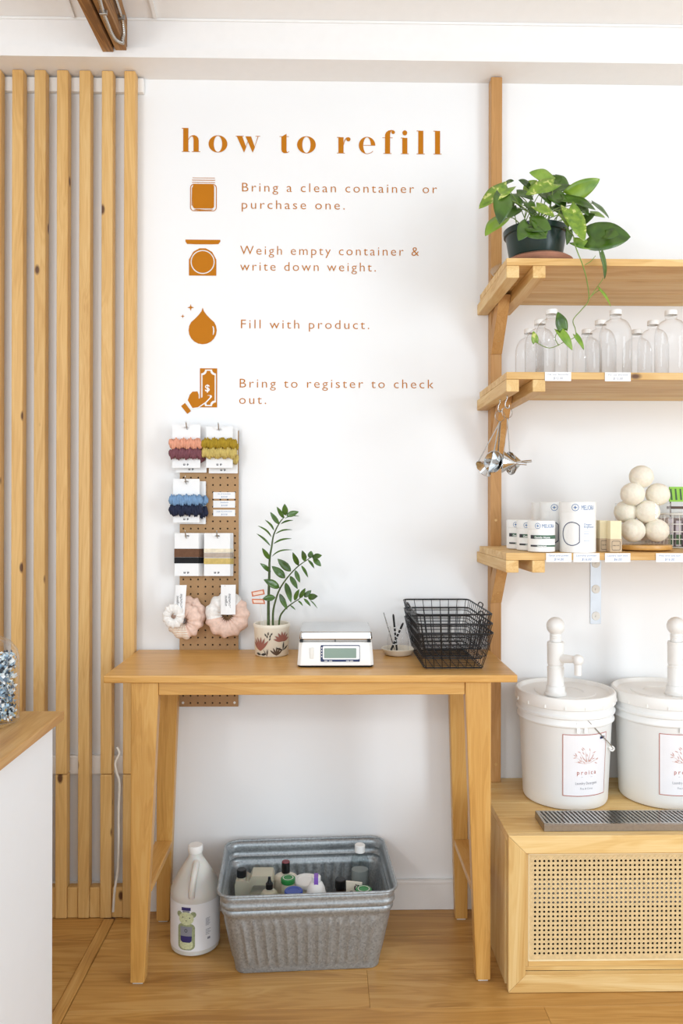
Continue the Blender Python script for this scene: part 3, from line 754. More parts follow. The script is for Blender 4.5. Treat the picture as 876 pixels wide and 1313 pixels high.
c = at(236.5, 796, Y=-.074); s_ = FPX/(DW-.074)
t = thing('large_scrunchie', 'blush scrunchie with a rainbow striped patch hanging by a paper tag on the left', 'hair accessory', (c.x, -.074, c.z))
big_scrunchie(t, c.x, -.074, c.z, 13.5/s_, 9.5/s_, 5, [(150, 'blush'), (195, 'blush'), (285, 'stripe'), (360, 'blush')], sx=.95)
tagstrip(t, at(225.5, 760, Y=-.1).x, at(239.5, 760, Y=-.1).x, at(230, 788, Y=-.1).z, at(230, 750, Y=-.1).z, -.102, lean=-.006)

# ================================================================== LEAVES
def leaf(parent, base, tip, wd, mat, nrm=(0, -1, .35), shape='oval', droop=.06, fold=.15, n=10, name='leaf'):
    base, tip = Vector(base), Vector(tip); d = tip-base; Ln = d.length; dn = d.normalized()
    nv = Vector(nrm); nv = (nv-dn*nv.dot(dn)).normalized(); sd = dn.cross(nv).normalized()
    vs = []; fs = []
    for i in range(n+1):
        t = i/n
        if shape == 'oval': h = math.sin(PI*t**.85)**.8 if 0 < t < 1 else 0
        elif shape == 'heart': h = 1.18*(math.sin(PI*min(1, (t+.09)/1.09)**.66))**.72 if t < 1 else 0
        else: h = math.sin(PI*t)**1.0 if 0 < t < 1 else 0
        h = max(h, .015)*wd/2
        back = -.10*Ln*(1-t)**6 if shape == 'heart' else 0
        c = base+d*t+nv*(math.sin(PI*t)*droop*Ln)
        for j, q in enumerate((-1, -.5, 0, .5, 1)):
            p = c+sd*(q*h)+nv*(.05*h*math.sin(t*9+wd*4000+q))+nv*(fold*h*abs(q)-.03*h*(1-abs(q)))
            if q and shape == 'heart': p += dn*(back*abs(q)*1.6)
            vs.append(p)
    for i in range(n):
        for j in range(4): a = i*5+j; fs.append((a, a+1, a+6, a+5))
    return MB().add(vs, fs).build(name, mat, parent, smooth='full', solid=.0006)

# ---- ZZ plant
yz = -.115
pc = at(348.5, 838, Y=yz); pc.z = ZT
zp = thing('zz_plant', 'glossy zz plant with three arching stems in a painted pot on the table', 'plant', (pc.x, yz, ZT+.0865))
pot = thing('flower_pot', 'small cream pot painted with brown wildflowers holding the zz plant', 'pot', (pc.x, yz, ZT+.0005))
H = .107; R0 = .0565; R1 = .0605
MB().lathe([(0, 0), (R0-.004, 0), (R0, .004), (R1-.001, H-.016), (R1+.001, H-.012), (R1+.0015, H-.003), (R1-.001, H), (R1-.005, H-.001), (R1-.006, H-.02), (0, H-.022)], pot.location, 40).build('pot_body', M['cream'], pot, smooth=50)
fm = {'r': plain('brown_red_glaze', '#9a6052', .4), 'd': plain('dark_brown_glaze', '#5b4736', .4), 'k': plain('black_glaze', '#33302c', .4)}
def petal_loops(cx, cz, L, a, w_): # a leaf-like loop
    p = []
    for k in range(9):
        t = k/8; x = t*L; y = w_*math.sin(PI*t); p.append((x, y))
    for k in range(7, 0, -1):
        t = k/8; p.append((t*L, -w_*math.sin(PI*t)))
    ca, sa = math.cos(a), math.sin(a)
    return [(cx+x*ca-y*sa, cz+x*sa+y*ca) for x, y in p]
rp = (R0+R1)/2+.0008
def painted(name, mat, loops_list, tiltz=0):
    mb = MB()
    for lp in loops_list:
        me = loops_mesh([lp]); 
        dense(me, .005); mb.mesh(me, lambda co: (pc.x+(R0+(R1-R0)*co.y/(H-.016)+.0009)*math.sin(co.x/rp), yz-(R0+(R1-R0)*co.y/(H-.016)+.0009)*math.cos(co.x/rp), ZT+.0005+co.y))
    return mb.build(name, mat, pot)
painted('painted_flower', fm['r'], [petal_loops(-.037, .02, .048, math.radians(a), .0045) for a in (50, 68, 86, 104, 122, 140)])
painted('painted_flower', fm['r'], [petal_loops(.042, .052, .034, math.radians(a), .0045) for a in (20, 45, 70, 95, 120, 145, 165)])
painted('painted_sprig', fm['d'], [petal_loops(.021, .006, .03, math.radians(a), .003) for a in (40, 65, 90, 115, 140)]+[petal_loops(-.012, .004, .026, math.radians(a), .0012) for a in (80, 92, 120)])
painted('painted_sprig', fm['k'], [petal_loops(.045, .022, .03, math.radians(a), .003) for a in (85, 160, 30)]+[petal_loops(-.035, .008, .022, math.radians(a), .004) for a in (10, 170)])
painted('painted_motif', fm['k'], [petal_loops(-.005+dx, .056+dz, .011, math.radians(a), .0022) for dx, dz, a in ((0, 0, 60), (-.005, .008, 100), (.003, .009, 80), (-.002, .017, 95), (-.01, .014, 110), (.006, .017, 60))]+[petal_loops(-.008, .083, .003, 0, .0013)])
MB().lathe([(0, .0845), (R1-.008, .0845), (R1-.0075, .0858), (0, .0885)], pot.location, 28).build('soil', M['soil'], pot, smooth=50)
def zc_(x, y): return 310+x/5.967, 630+y/5.967
def zpt(x, y, Y): px, py = zc_(x, y); return at(px, py, Y=Y)
def stem(parent, pts, r0, r1, mat, nm='stem', n=6):
    P = smooth_path(pts, 5); return MB().tube(P, [lerp(r0, r1, i/(len(P)-1)) for i in range(len(P))], n).build(nm, mat, parent, smooth=60)
def stem_base(p): return Vector((p.x, p.y, ZT+.087))
S1 = [(205, 1012, -.115), (205, 850, -.115), (211, 650, -.112), (214, 520, -.11), (230, 420, -.105), (246, 330, -.10), (290, 240, -.095), (328, 195, -.09)]
S2 = [(240, 1000, -.125), (240, 930, -.13), (258, 840, -.14), (290, 750, -.15), (350, 660, -.165), (430, 575, -.175), (520, 512, -.18)]
S3 = [(283, 1005, -.13), (292, 965, -.14), (325, 910, -.15), (372, 868, -.16), (445, 820, -.18)]
for S, a, b in ((S1, .0058, .0016), (S2, .0045, .0015), (S3, .004, .0015)):
    pts = [zpt(*q) for q in S]; pts[0].z = ZT+.086; stem(zp, pts, a, b, M['zzstem'])
ZL = [((335,185),(328,95),46,-.09,0), ((342,188),(437,155),46,-.10,0), ((322,205),(268,118),32,-.09,0), ((286,252),(218,158),36,-.10,0), ((248,300),(178,218),20,-.10,.1), ((228,350),(123,263),20,-.10,.1),
 ((220,418),(113,323),18,-.10,.1), ((215,522),(156,433),36,-.11,0), ((223,617),(140,550),36,-.11,0), ((298,250),(396,222),17,-.09,.1), ((330,208),(440,190),11,-.085,.1), ((258,327),(388,294),16,-.10,.12), ((243,402),(384,362),18,-.10,.12),
 ((230,500),(390,448),15,-.105,.15), ((377,612),(274,516),58,-.14,0), ((332,664),(230,572),60,-.135,0), ((290,738),(168,675),62,-.14,0), ((258,812),(160,822),52,-.14,0),
 ((435,568),(390,466),40,-.175,0), ((485,535),(462,452),42,-.178,0), ((522,512),(532,455),44,-.18,0), ((540,508),(614,490),48,-.182,0), ((548,512),(608,574),42,-.182,0), ((508,525),(555,590),24,-.18,.05), ((457,568),(508,660),24,-.178,.05),
 ((410,603),(446,699),36,-.17,0), ((370,648),(428,748),40,-.165,0), ((335,698),(378,852),48,-.16,0), ((290,782),(348,905),42,-.155,0),
 ((403,835),(441,748),38,-.175,0), ((443,818),(487,740),36,-.18,0), ((478,810),(533,757),40,-.182,0), ((508,812),(582,803),50,-.185,0), ((475,820),(528,880),22,-.182,.05), ((430,835),(468,877),16,-.178,.05), ((520,830),(580,895),9,-.182,.05), ((370,870),(412,908),12,-.16,.05)]
for i, (b, tpt, wd, Y, dr) in enumerate(ZL):
    s_ = FPX/(DW+Y)*5.967; jy = .012*math.sin(i*2.3)
    leaf(zp, zpt(b[0], b[1], Y), zpt(tpt[0], tpt[1], Y-.012+jy), wd/s_, M['zz'], (math.sin(i*1.7)*.35, -1, .35 if wd > 25 else .9), 'oval', dr+.03)
# plant marker stakes with orange signs
for nm, (cx, cy), sgn, label in (('plant_marker', (125, 778), 1, 'small orange care sign on a stick in the zz pot, upper one'), ('plant_marker', (128, 842), -1, 'small orange care sign on a stick in the zz pot, lower one')):
    p = zpt(cx, cy, -.13 if sgn > 0 else -.137); b = zpt(163, 1005, -.125); b.z = ZT+.084; b.x += .004*sgn
    o = thing(nm, label, 'plant marker', b)
    MB().tube([b, (p.x+.004, p.y+.002, p.z)], .001, 6).build('stick', M['felt'], o)
    wv, hv, sl = .0225, .0085, .18 if sgn > 0 else -.02
    mb = MB(); mb.hexa([(p.x-wv+.003, p.y-.001, p.z-hv-sl*wv), (p.x+wv, p.y-.001, p.z-hv+sl*wv), (p.x+wv, p.y+.001, p.z-hv+sl*wv), (p.x-wv+.003, p.y+.001, p.z-hv-sl*wv),
        (p.x-wv, p.y-.001, p.z+hv-sl*wv), (p.x+wv-.003, p.y-.001, p.z+hv+sl*wv), (p.x+wv-.003, p.y+.001, p.z+hv+sl*wv), (p.x-wv, p.y+.001, p.z+hv-sl*wv)])
    sg = mb.build('sign_plate', plain('orange_sign', '#c96f45', .5), o)
    mb = MB(); hv *= .55; wv *= .8
    mb.hexa([(p.x-wv+.003, p.y-.0018, p.z-hv-sl*wv), (p.x+wv, p.y-.0018, p.z-hv+sl*wv), (p.x+wv, p.y-.001, p.z-hv+sl*wv), (p.x-wv+.003, p.y-.001, p.z-hv-sl*wv),
        (p.x-wv, p.y-.0018, p.z+hv-sl*wv), (p.x+wv-.003, p.y-.0018, p.z+hv+sl*wv), (p.x+wv-.003, p.y-.001, p.z+hv+sl*wv), (p.x-wv, p.y-.001, p.z+hv-sl*wv)])
    mb.build('sign_face', plain('pale_sign_face', '#ead2c2', .5), sg)

# ================================================================== SCALE
sY0, sY1 = -.327, -.112
a0, a1 = at(381, 857, Y=sY0).x, at(479.5, 857, Y=sY0).x
sc = thing('digital_scale', 'white counter scale with steel pan and green-grey display on the table', 'scale', ((a0+a1)/2, (sY0+sY1)/2, ZT))
zt0, zt1 = ZT+.006, ZT+.078
def chamf(x0, x1, y0, y1, c): return [(x0+c, y0), (x1-c, y0), (x1, y0+c), (x1, y1-c), (x1-c, y1), (x0+c, y1), (x0, y1-c), (x0, y0+c)]
def frust(x0, x1, y0, y1, z0, z1, ins, c, mb=None):
    mb = mb or MB(); A = chamf(x0, x1, y0, y1, c); B_ = chamf(x0+ins, x1-ins, y0+ins*1.2, y1-ins, c)
    mb.add([(x, y, z0) for x, y in A]+[(x, y, z1) for x, y in B_], [tuple(reversed(range(8))), tuple(range(8, 16))]+[(k, (k+1) % 8, 8+(k+1) % 8, 8+k) for k in range(8)]); return mb
frust(a0, a1, sY0, sY1, zt0, zt1, .005, .010).build('body', M['white'], sc, bevel=.002)
frust(a0+.003, a1-.003, sY0+.003, sY1-.003, ZT+.0008, zt0, -.001, .012).build('base_foot', M['black'], sc)
def sfy(z): return sY0+.006*(z-zt0)/(zt1-zt0)-.0015
p0, p1 = at(411.3, 848.5, Y=sY0), at(461.5, 827.5, Y=sY0)
def panel(nm, x0, z0, x1, z1, d, mat, par, lab=None, r=.003):
    me = loops_mesh([rrect(x0, z0, x1, z1, r)]); o = MB().mesh(me, lambda co: (co.x, sfy(co.y)-d, co.y)).build(nm, mat, par)
    if lab: o['label'] = lab
    return o
pn = panel('display_panel', p0.x, p0.z, p1.x, p1.z, .0005, M['navy'], sc)
q0, q1 = at(413.5, 846, Y=sY0), at(461, 828.5, Y=sY0)
panel('display_bezel', q0.x+.001, q0.z+.001, q1.x, q1.z, .0009, M['paper'], pn, r=.004)
q0, q1 = at(415.7, 843.8, Y=sY0), at(457, 831.3, Y=sY0)
panel('lcd', q0.x, q0.z, q1.x, q1.z, .0013, plain('lcd_green', '#86998a', .2, noise_amt=.01), pn, 'green-grey liquid crystal display', .002)
mb = MB()
for px in (418, 424, 446, 451): q = at(px, 847.3, Y=sY0); mb.box(q.x-.005, q.x+.005, sfy(q.z)-.0016, sfy(q.z)-.0012, q.z-.001, q.z+.001)
for k in range(4): q = at(412.6, 831+k*3.6, Y=sY0); mb.box(q.x-.0012, q.x+.0012, sfy(q.z)-.0016, sfy(q.z)-.0012, q.z-.002, q.z+.002)
mb.build('panel_print', M['paper'], pn)
q = at(400, 838, Y=sY0)
MB().box(q.x-.006, q.x+.006, sfy(q.z)-.002, sfy(q.z)+.001, q.z-.016, q.z+.018).build('side_latch', M['felt'], sc, bevel=.002)
# pan support and pan
MB().box(a0+.012, a1-.012, sY0+.015, sY1-.012, zt1+.0005, zt1+.014).build('pan_support', M['brushed'], sc)
x0, x1 = at(383.5, 815, Y=sY0).x, at(478, 815, Y=sY0).x
zp0, zp1 = ZT+.086, ZT+.111
mb = frust(x0, x1, sY0+.002, sY1, zp0, zp1, .003, .006)
mb.build('pan', M['mirror'], sc, bevel=.004, smooth=30)
mb = MB()
for px in (384, 471): q = at(px+2, 822, Y=sY0); mb.box(q.x-.004, q.x+.006, sY0+.0, sY0+.01, zt1+.0005, zt1+.008)
q = at(430, 822, Y=sY0); mb.box(q.x-.0015, q.x+.0015, sY0+.012, sY0+.015, zt1+.0005, zt1+.0085)
mb.build('pan_clip', M['black'], sc)

# ================================================================== GLASS WITH PENS ON A DISH
dY = -.12
dc = at(510.5, 832, Y=dY); dc = Vector((dc.x, dY, ZT))
ds = MB().lathe([(0, .001), (.038, .001), (.046, .004), (.054, .020), (.0565, .022), (.055, .0235), (.051, .0215), (.044, .007), (0, .0055)], dc, 40).build('small_dish', M['cream'], loc=dc, smooth=50)
tag(ds, 'shallow cream round dish under the pen glass on the table', 'dish')
gz = ZT+.0065
gl = tag(MB().lathe([(0, 0), (.033, 0), (.0365, .003), (.037, .045), (.033, .062), (.0285, .070), (.0285, .086), (.030, .088), (.0275, .088)],
    (dc.x, dY, gz), 36).build('glass_jar', M['glass'], loc=(dc.x, dY, gz), smooth='full'), 'clear glass jar holding pens on the cream dish', 'jar')
def zpp(px, py, Y): return at(px, py, Y=Y)
for a, b, r, mt, lab, cap in (((504.5, 789), (509, 833), .0035, M['black'], 'black speckled pen standing upright in the glass jar', None), ((516.5, 800), (501.5, 832), .0036, M['black'], 'dark pen leaning to the right in the glass jar', None),
                         ((492.5, 787), (506, 832), .0017, M['steel'], 'thin pale pen leaning to the left in the glass jar', None)):
    A = at(a[0], a[1], Y=dY+(.012 if r < .002 else -.008)); B_ = at(b[0], b[1], Y=dY+(.012 if r < .002 else .002)); B_.z = gz+.0085
    d = (A-B_).normalized()
    o = tag(MB().tube([B_, A], r, 10).build('pen', mt, loc=B_, smooth=60), lab, 'pen')
    mb = MB()
    for k in range(5): mb.tube([B_+d*(.02+.014*k), B_+d*(.0235+.014*k)], r*1.04, 10)
    mb.build('band', M['paper'] if r > .002 else M['black'], o, smooth=60)
    MB().tube([A, A+d*.004], r*.7, 8).build('pen_tip', M['black'], o)

# ================================================================== WIRE BASKETS
def rr3(w_, d_, r, z, n=4):
    return [(x, y, z) for x, y in rrect(-w_/2, -d_/2, w_/2, d_/2, r, n)]
def wire_basket(loc, label, rz):
    t = thing('wire_basket', label, 'basket', loc, rz, None)
    rw, rd, bw, bd, h = .229, .385, .182, .300, .115
    MB().tube(rr3(rw, rd, .02, h), .0026, 8, closed=True).build('rim', M['wire'], t, world=False, smooth=60)
    lo = MB().tube(rr3(bw, bd, .015, .0035), .0016, 6, closed=True)
    for u in (.35, .68): lo.tube(rr3(lerp(bw, rw, u), lerp(bd, rd, u), .018, .0035+(h-.0035)*u), .0013, 6, closed=True)
    lo.build('hoop', M['wire'], t, world=False, smooth=60)
    mb = MB(); nx, ny = 8, 13
    for i in range(nx):
        u = (i/(nx-1)-.5)*.93; xb, xt = u*bw, u*rw
        mb.tube([(xt, -rd/2, h), (xb, -bd/2, .0022), (xb, bd/2, .0022), (xt, rd/2, h)], .0012, 5)
    for i in range(ny):
        u = (i/(ny-1)-.5)*.93; yb, yt = u*bd, u*rd
        mb.tube([(-rw/2, yt, h), (-bw/2, yb, .0035), (bw/2, yb, .0035), (rw/2, yt, h)], .0012, 5)
    tag(mb.build('wire_grid', M['wire'], t, world=False), kind='stuff')
    for s in (-1, 1):
        MB().tube(smooth_path([(s*rw/2, -.03, h-.002), (s*(rw/2+.005), -.028, h+.009), (s*(rw/2+.006), 0, h+.012), (s*(rw/2+.005), .028, h+.009), (s*rw/2, .03, h-.002)], 4), .002, 6).build('handle', M['wire'], t, world=False, smooth=60)
    return t
bc = at(585, 800, Y=-.215)
bx = (at(536, 789, Y=-.405).x+at(633, 787, Y=-.405).x)/2
for k, lab in enumerate(('black wire basket at the bottom of the nested stack', 'black wire basket in the middle of the nested stack', 'black wire basket on top of the nested stack')):
    wire_basket((bx-.002*k+.0, -.212, ZT+.002+.029*k), lab, math.radians(.8))
# ================================================================== SHELVING
SF = -.447
ztop = {1: at(700, 331, Y=SF).z, 2: at(700, 477, Y=SF).z, 3: at(700, 709, Y=SF).z}
TH = .0215
pX0, pX1 = at(629.2, 600, Y=-.046).x, at(643.3, 600, Y=-.046).x
pX0b = pX0
ZC = at(700, 997, Y=0).z                      # cabinet top
post = tag(MB().box(pX0, pX1, -.046, -.0008, ZC+.0005, ZB-.003).build('shelf_post', W('post', 'Z'), loc=(pX0, -.02, ZC), bevel=.002), 'tall upright wooden post against the wall carrying the three shelves', 'post')
for py in (667, 980, 540):
    q = at(636, py, Y=-.0465); MB().lathe([(0, -.0475), (.0045, -.0475), (.0045, -.0462)], (q.x, 0, q.z), 12, Matrix(((1,0,0),(0,0,1),(0,1,0)))).build('wood_plug', W('shelf', 'X'), post)
sX0 = at(649, 400, Y=SF).x
sX1 = 1.9
laX0, laX1 = sX0-.0005, sX0+.0375
laX1 = pX0-.001
laX0 = laX1-.038
raX0, raX1 = pX1+.001, pX1+.039
names = {1: ('top wooden wall shelf with the trailing pothos on it', 'topmost'), 2: ('middle wooden wall shelf carrying the rows of glass bottles', 'middle'), 3: ('lowest wooden wall shelf carrying white canisters and wool balls', 'lowest')}
for k in (1, 2, 3):
    z1 = ztop[k]; z0 = z1-TH
    t = thing('wall_shelf', names[k][0], 'shelf', (sX0, 0, z0))
    nb = 3; d = (-.0015-SF)/nb
    for j in range(nb):
        ya = SF+j*d
        xl = laX0
        if j == nb-1:                           # back board is notched round the post
            MB().box(xl, sX1, ya+.0004, -.048, z0, z1).build('shelf_board', W('shelf', 'X'), t, bevel=.0015)
            MB().box(pX1+.001, sX1, -.0475, -.0015, z0, z1).build('shelf_board', W('shelf', 'X'), t, bevel=.001)
        else:
            MB().box(xl, sX1, ya+.0004, ya+d-.0004, z0, z1).build('shelf_board', W('shelf', 'X'), t, bevel=.0015)
    for a, b in ((laX0, laX1), (raX0, raX1)):
        MB().box(a, b, SF+.001, -.001, z0-.037, z0-.0004).build('support_arm', W('shelf', 'Y'), t, bevel=.002)
    # diagonal brace between the two arms
    zb_ = {1: at(636, 454, Y=-.05).z, 2: z0-.225, 3: at(636, 773, Y=-.05).z}[k]
    yb_ = -.0468
    hgt = z0-.0375-zb_
    dy = hgt*.70
    zt_ = z0-.002
    e = .062
    prof = [(yb_, zb_), (yb_-.004, zb_), (yb_-.004-dy-.028, z0-.012), (yb_-dy+.03, z0-.012), (yb_, zb_+.085)]
    vs = [(pX0+.0004, y, z) for y, z in prof]+[(pX1-.0004, y, z) for y, z in prof]; n = len(prof)
    br = MB().add(vs, [tuple(range(n)), tuple(reversed(range(n, 2*n)))]+[(i, (i+1) % n, n+(i+1) % n, n+i) for i in range(n)]).build('brace', W('post', 'Z'), t, bevel=.001)
    y_ = yb_-.004-.045*.7; z_ = zb_+.055
    MB().lathe([(0, -.0012), (.005, -.0012), (.005, .0006)], ((pX0+pX1)/2, yb_-.004-.028, zb_+.04), 12, Matrix(((1,0,0),(0,.82,.57),(0,.57,.82)))).build('wood_plug', W('shelf', 'X'), br)
# steel bracket below the lowest shelf
bx0, bx1 = at(757.3, 760, Y=-.004).x, at(771, 760, Y=-.004).x
bt = thing('steel_bracket', 'white metal angle bracket with three screws under the lowest shelf', 'bracket', ((bx0+bx1)/2, 0, at(760, 800, Y=-.004).z))
zz0 = at(760, 800, Y=-.004).z; zz1 = ztop[3]-TH-.0008
MB().box(bx0, bx1, -.0045, -.0006, zz0, zz1).box(bx0, bx1, -.30, -.0045, zz1-.004, zz1).build('plate', plain('pale_blue_grey_metal', '#dde3ea', .35, metal=.3), bt, bevel=.0008)
for py in (722.5, 755.5, 790):
    q = at(764.5, py, Y=-.006)
    MB().lathe([(0, -.009), (.003, -.009), (.004, -.0066), (.0145, -.0066), (.0155, -.0046), (0, -.0046)], (q.x, 0, q.z), 20, Matrix(((1,0,0),(0,0,1),(0,1,0)))).build('washer_screw', M['felt'], bt, smooth=40)

# price tags on shelf fronts
def shelf_tag(px0, px1, k, name, price, label):
    a = at(px0, 700, Y=SF-.002).x; b = at(px1, 700, Y=SF-.002).x; z1 = ztop[k]-.0005; z0 = z1-.0262
    o = tag(MB().box(a, b, SF-.0022, SF-.0006, z0, z1).build('price_tag', M['paper'], loc=((a+b)/2, SF-.001, z0)), label, 'price tag')
    mb = MB(); m = (a+b)/2
    mb.mesh(text_mesh(name, .0072, 1.0, 0, 'CENTER', shear=.2, width=(b-a)*.8), lambda co: (m+co.x, SF-.0025, z1-.0095+co.y))
    mb.mesh(text_mesh(price, .010, 1.05, 0, 'CENTER', shear=.2), lambda co: (m+co.x, SF-.0025, z1-.0215+co.y))
    mb.build('handwriting', M['inkblue'] if k == 3 else M['inkgrey'], o)
shelf_tag(698.5, 732, 2, '16 oz bottle', '$12.00', 'white price tag on the bottle shelf below the trailing vine')
shelf_tag(775.5, 808.5, 2, '32 oz bottle', '$15.00', 'white price tag on the bottle shelf, right-hand one')
shelf_tag(700.5, 733, 3, 'Gentle scrub powder', '$14.00', 'handwritten price tag under the small white jars')
shelf_tag(735.5, 769, 3, 'Laundry powder', '$16.00', 'handwritten price tag under the tall white canister')
shelf_tag(776, 808.5, 3, 'Laundry stain stick', '$6.00', 'handwritten price tag below the cream soap sticks')
shelf_tag(841.5, 876, 3, 'Wool dryer balls each', '$16.00', 'handwritten price tag below the wool dryer balls')

# ================================================================== BOTTLES ON SHELF 2
zb2 = ztop[2]+.0006
def glass_bottle(loc, label, group):
    t = thing('glass_bottle', label, 'bottle', loc, 0, group)
    R = .0475; H_ = .198
    out = [(0, 0), (R-.004, 0), (R, .004), (R, .118)]
    for k in range(1, 9):
        a = k/8*PI/2; out.append((.0175+(R-.0175)*math.cos(a), .118+.052*math.sin(a)))
    out += [(.0165, .173), (.0165, .180), (.0185, .182), (.0165, .184), (.0158, .192)]
    inn = [(.0132, .192), (.0135, .172)]
    for k in range(8, 0, -1):
        a = k/8*PI/2; inn.append((.0155+(R-.0025-.0155)*math.cos(a), .117+.0505*math.sin(a)))
    inn += [(R-.0025, .118), (R-.0025, .008), (R-.007, .005), (0, .006)]
    MB().lathe(out+[(0, .192)], (0, 0, 0), 40).build('bottle_body', M['glass'], t, world=False, smooth='full')
    cp_ = MB(); prof = [(0, .2), (.0165, .2), (.018, .1985), (.018, .185), (.0166, .185), (.0166, .1965), (0, .1965)]
    cp_.lathe(prof, (0, 0, 0), 32).build('cap', M['white'], t, world=False, smooth=40)
    return t
cols = [(707.5, -.385), (789.5, -.385), (860.5, -.385)]
pb_ = None
rown = ('front', 'middle', 'back')
coln = ('left column behind the vine', 'middle column', 'column near the right picture edge')
for ci, (px, Y) in enumerate(cols):
    x = at(px, 470, Y=Y).x
    for r in range(3):
        loc = (x, Y+.128*r, zb2); lab = 'clear glass bottle with white cap, %s row of the %s' % (rown[r], coln[ci])
        if pb_ is None: pb_ = glass_bottle(loc, lab, None)
        else: dup(pb_, loc, lab)
dup(pb_, (x+.19, -.385, zb2), 'clear glass bottle with white cap, outside the picture on the right')

# ================================================================== SHELF 3 GOODS
z3 = ztop[3]+.0006
def canister(loc, r, h, label, big, group=None):
    t = thing('canister' if big else 'small_jar', label, 'canister' if big else 'jar', loc, 0, group)
    c = (loc[0], loc[1])
    if big:
        MB().lathe([(0, 0), (r, 0), (r, h*.80), (r+.0006, h*.803), (r+.0006, h-.001), (r-.0005, h), (0, h)], loc, 40).build('canister_body', M['white'], t, smooth=40)
        rr_ = r+.0012
        mb = MB()
        o_ = ell(0, 0, .033, .0355, 40)
        def cl(pts): return [(min(x, .023), y) for x, y in pts]
        me = loops_mesh([cl(o_), [(x*.925 if x < .023 else .0211, y*.938) for x, y in cl(o_)]])
        mb.mesh(me, oncyl(c, rr_, -.62, loc[2]+h*.37)); mb.build('printed_outline', M['navy'], t)
        mb = MB()
        for k, (z, w_) in enumerate(((.62, .020), (.57, .022), (.49, .018), (.45, .016), (.41, .018), (.35, .014), (.31, .018))):
            if k < 2: me = text_mesh(('Oxygen', 'Brightener')[k], .0085, 1, 0); 
            else: me = loops_mesh([rect(0, 0, w_, .0008)])
            mb.mesh(me, oncyl(c, rr_, .02, loc[2]+h*z-.012))
        mb.build('product_text', M['inkblue'], t)
        ls, lz = .0205, h*.84
    else:
        MB().lathe([(0, .001), (r-.002, .001), (r, .003), (r, h*.73), (r-.001, h*.735), (r+.0004, h*.745), (r+.0004, h-.003), (r-.002, h), (0, h)], loc, 32).build('jar_body', M['white'], t, smooth=40)
        rr_ = r+.0011; g = plain('dark_green_print', '#4a6a55', .5)
        mb = MB(); cylpatch(mb, c, rr_, -1.1, 1.15, loc[2]+h*.43, loc[2]+h*.545, 24); cylpatch(mb, c, rr_, -1.1, 1.15, loc[2]+h*.18, loc[2]+h*.235, 20); mb.build('label_band', g, t)
        mb = MB(); cylpatch(mb, c, rr_+.0004, -1.1, -.82, loc[2]+h*.43, loc[2]+h*.545, 6); cylpatch(mb, c, rr_+.0004, -1.1, -.6, loc[2]+h*.18, loc[2]+h*.235, 6); mb.build('label_block', M['ink'], t)
        mb = MB(); mb.mesh(text_mesh('Gentle Home', .0085, 1, .0002), oncyl(c, rr_+.0006, -.75, loc[2]+h*.445)); mb.mesh(text_mesh('Cleaning Scrub', .0045, 1, .0002), oncyl(c, rr_+.0006, -.55, loc[2]+h*.19)); mb.build('label_text', M['paper'], t)
        ls, lz = .0165, h*.775
    me = text_mesh('MELIORA', ls, .92, -.0001, width=.043); mb = MB(); mb.mesh(me, oncyl(c, rr_, -.25 if not big else -.14, loc[2]+lz))
    zr_ = loc[2]+lz+ls*.36; a_ = -.52 if not big else -.44
    mb.mesh(loops_mesh([ell(0, 0, ls*.52, ls*.52, 24), ell(0, 0, ls*.44, ls*.44, 24)]), oncyl(c, rr_, a_, zr_))
    mb.mesh(loops_mesh([star(0, 0, ls*.34)]), oncyl(c, rr_, a_, zr_))
    mb.build('brand_lettering', M['inkblue'], t)
    return t
yA = -.395
p = at(740.7, 708, Y=yA); canister((p.x, yA, z3), 22.6/(FPX/(DW+yA)), .151, 'tall white canister with a blue round outline, frontmost of its three', True)
p = at(716, 700, Y=yA+.10); canister((p.x, yA+.115, z3), .0525, .151, 'tall white canister standing between the front canister and the hindmost one', True)
p = at(706, 700, Y=yA+.20); canister((p.x, yA+.23, z3), .0525, .151, 'tall white canister hindmost of three beside the small jars', True)
for px, Y, lab in ((694.2, -.40, 'small white jar with green label bands, front right of three'), (679.5, -.315, 'small white jar with green label bands, middle of three'), (666, -.232, 'small white jar with green label bands, nearest the wooden post')):
    p = at(px, 700, Y=Y); canister((p.x, Y, z3), .0405, .0945, lab, False)
# cream sticks with kraft labels
bm_ = {'c': plain('cream_box', '#eedfb8', .5), 'k': plain('kraft_label', '#cbb394', .7, noise_amt=.08)}
for px, w_, Y, lab, nt in ((787.8, .034, -.405, 'cream soap box with a kraft band, front right one', 'f'), (773, .028, -.37, 'cream soap box with a kraft band behind the front one', 'm'), (765.5, .026, -.32, 'cream soap box with a kraft band next to the tall canister', 'b')):
    p = at(px, 700, Y=Y); t = thing('soap_box', lab, 'box', (p.x, Y, z3)); h = .0945
    MB().box(p.x-w_/2, p.x+w_/2, Y-.014, Y+.014, z3, z3+h).build('box_body', bm_['c'], t, bevel=.001)
    MB().box(p.x-w_/2-.0006, p.x+w_/2+.0006, Y-.0146, Y+.0146, z3+.001, z3+.040).build('kraft_band', bm_['k'], t)
    mb = MB(); mb.mesh(loops_mesh([rrect(p.x-w_*.38, z3+.006, p.x+w_*.38, z3+.034, .004), rrect(p.x-w_*.35, z3+.0072, p.x+w_*.35, z3+.0328, .0035)]), lambda co: (co.x, Y-.0151, co.y))
    mb.mesh(text_mesh('soap stick', .0058, 1, 0, 'CENTER', width=w_*.6), lambda co: (p.x+co.x, Y-.0151, z3+.019+co.y)); mb.build('label_print', M['ink'], t)
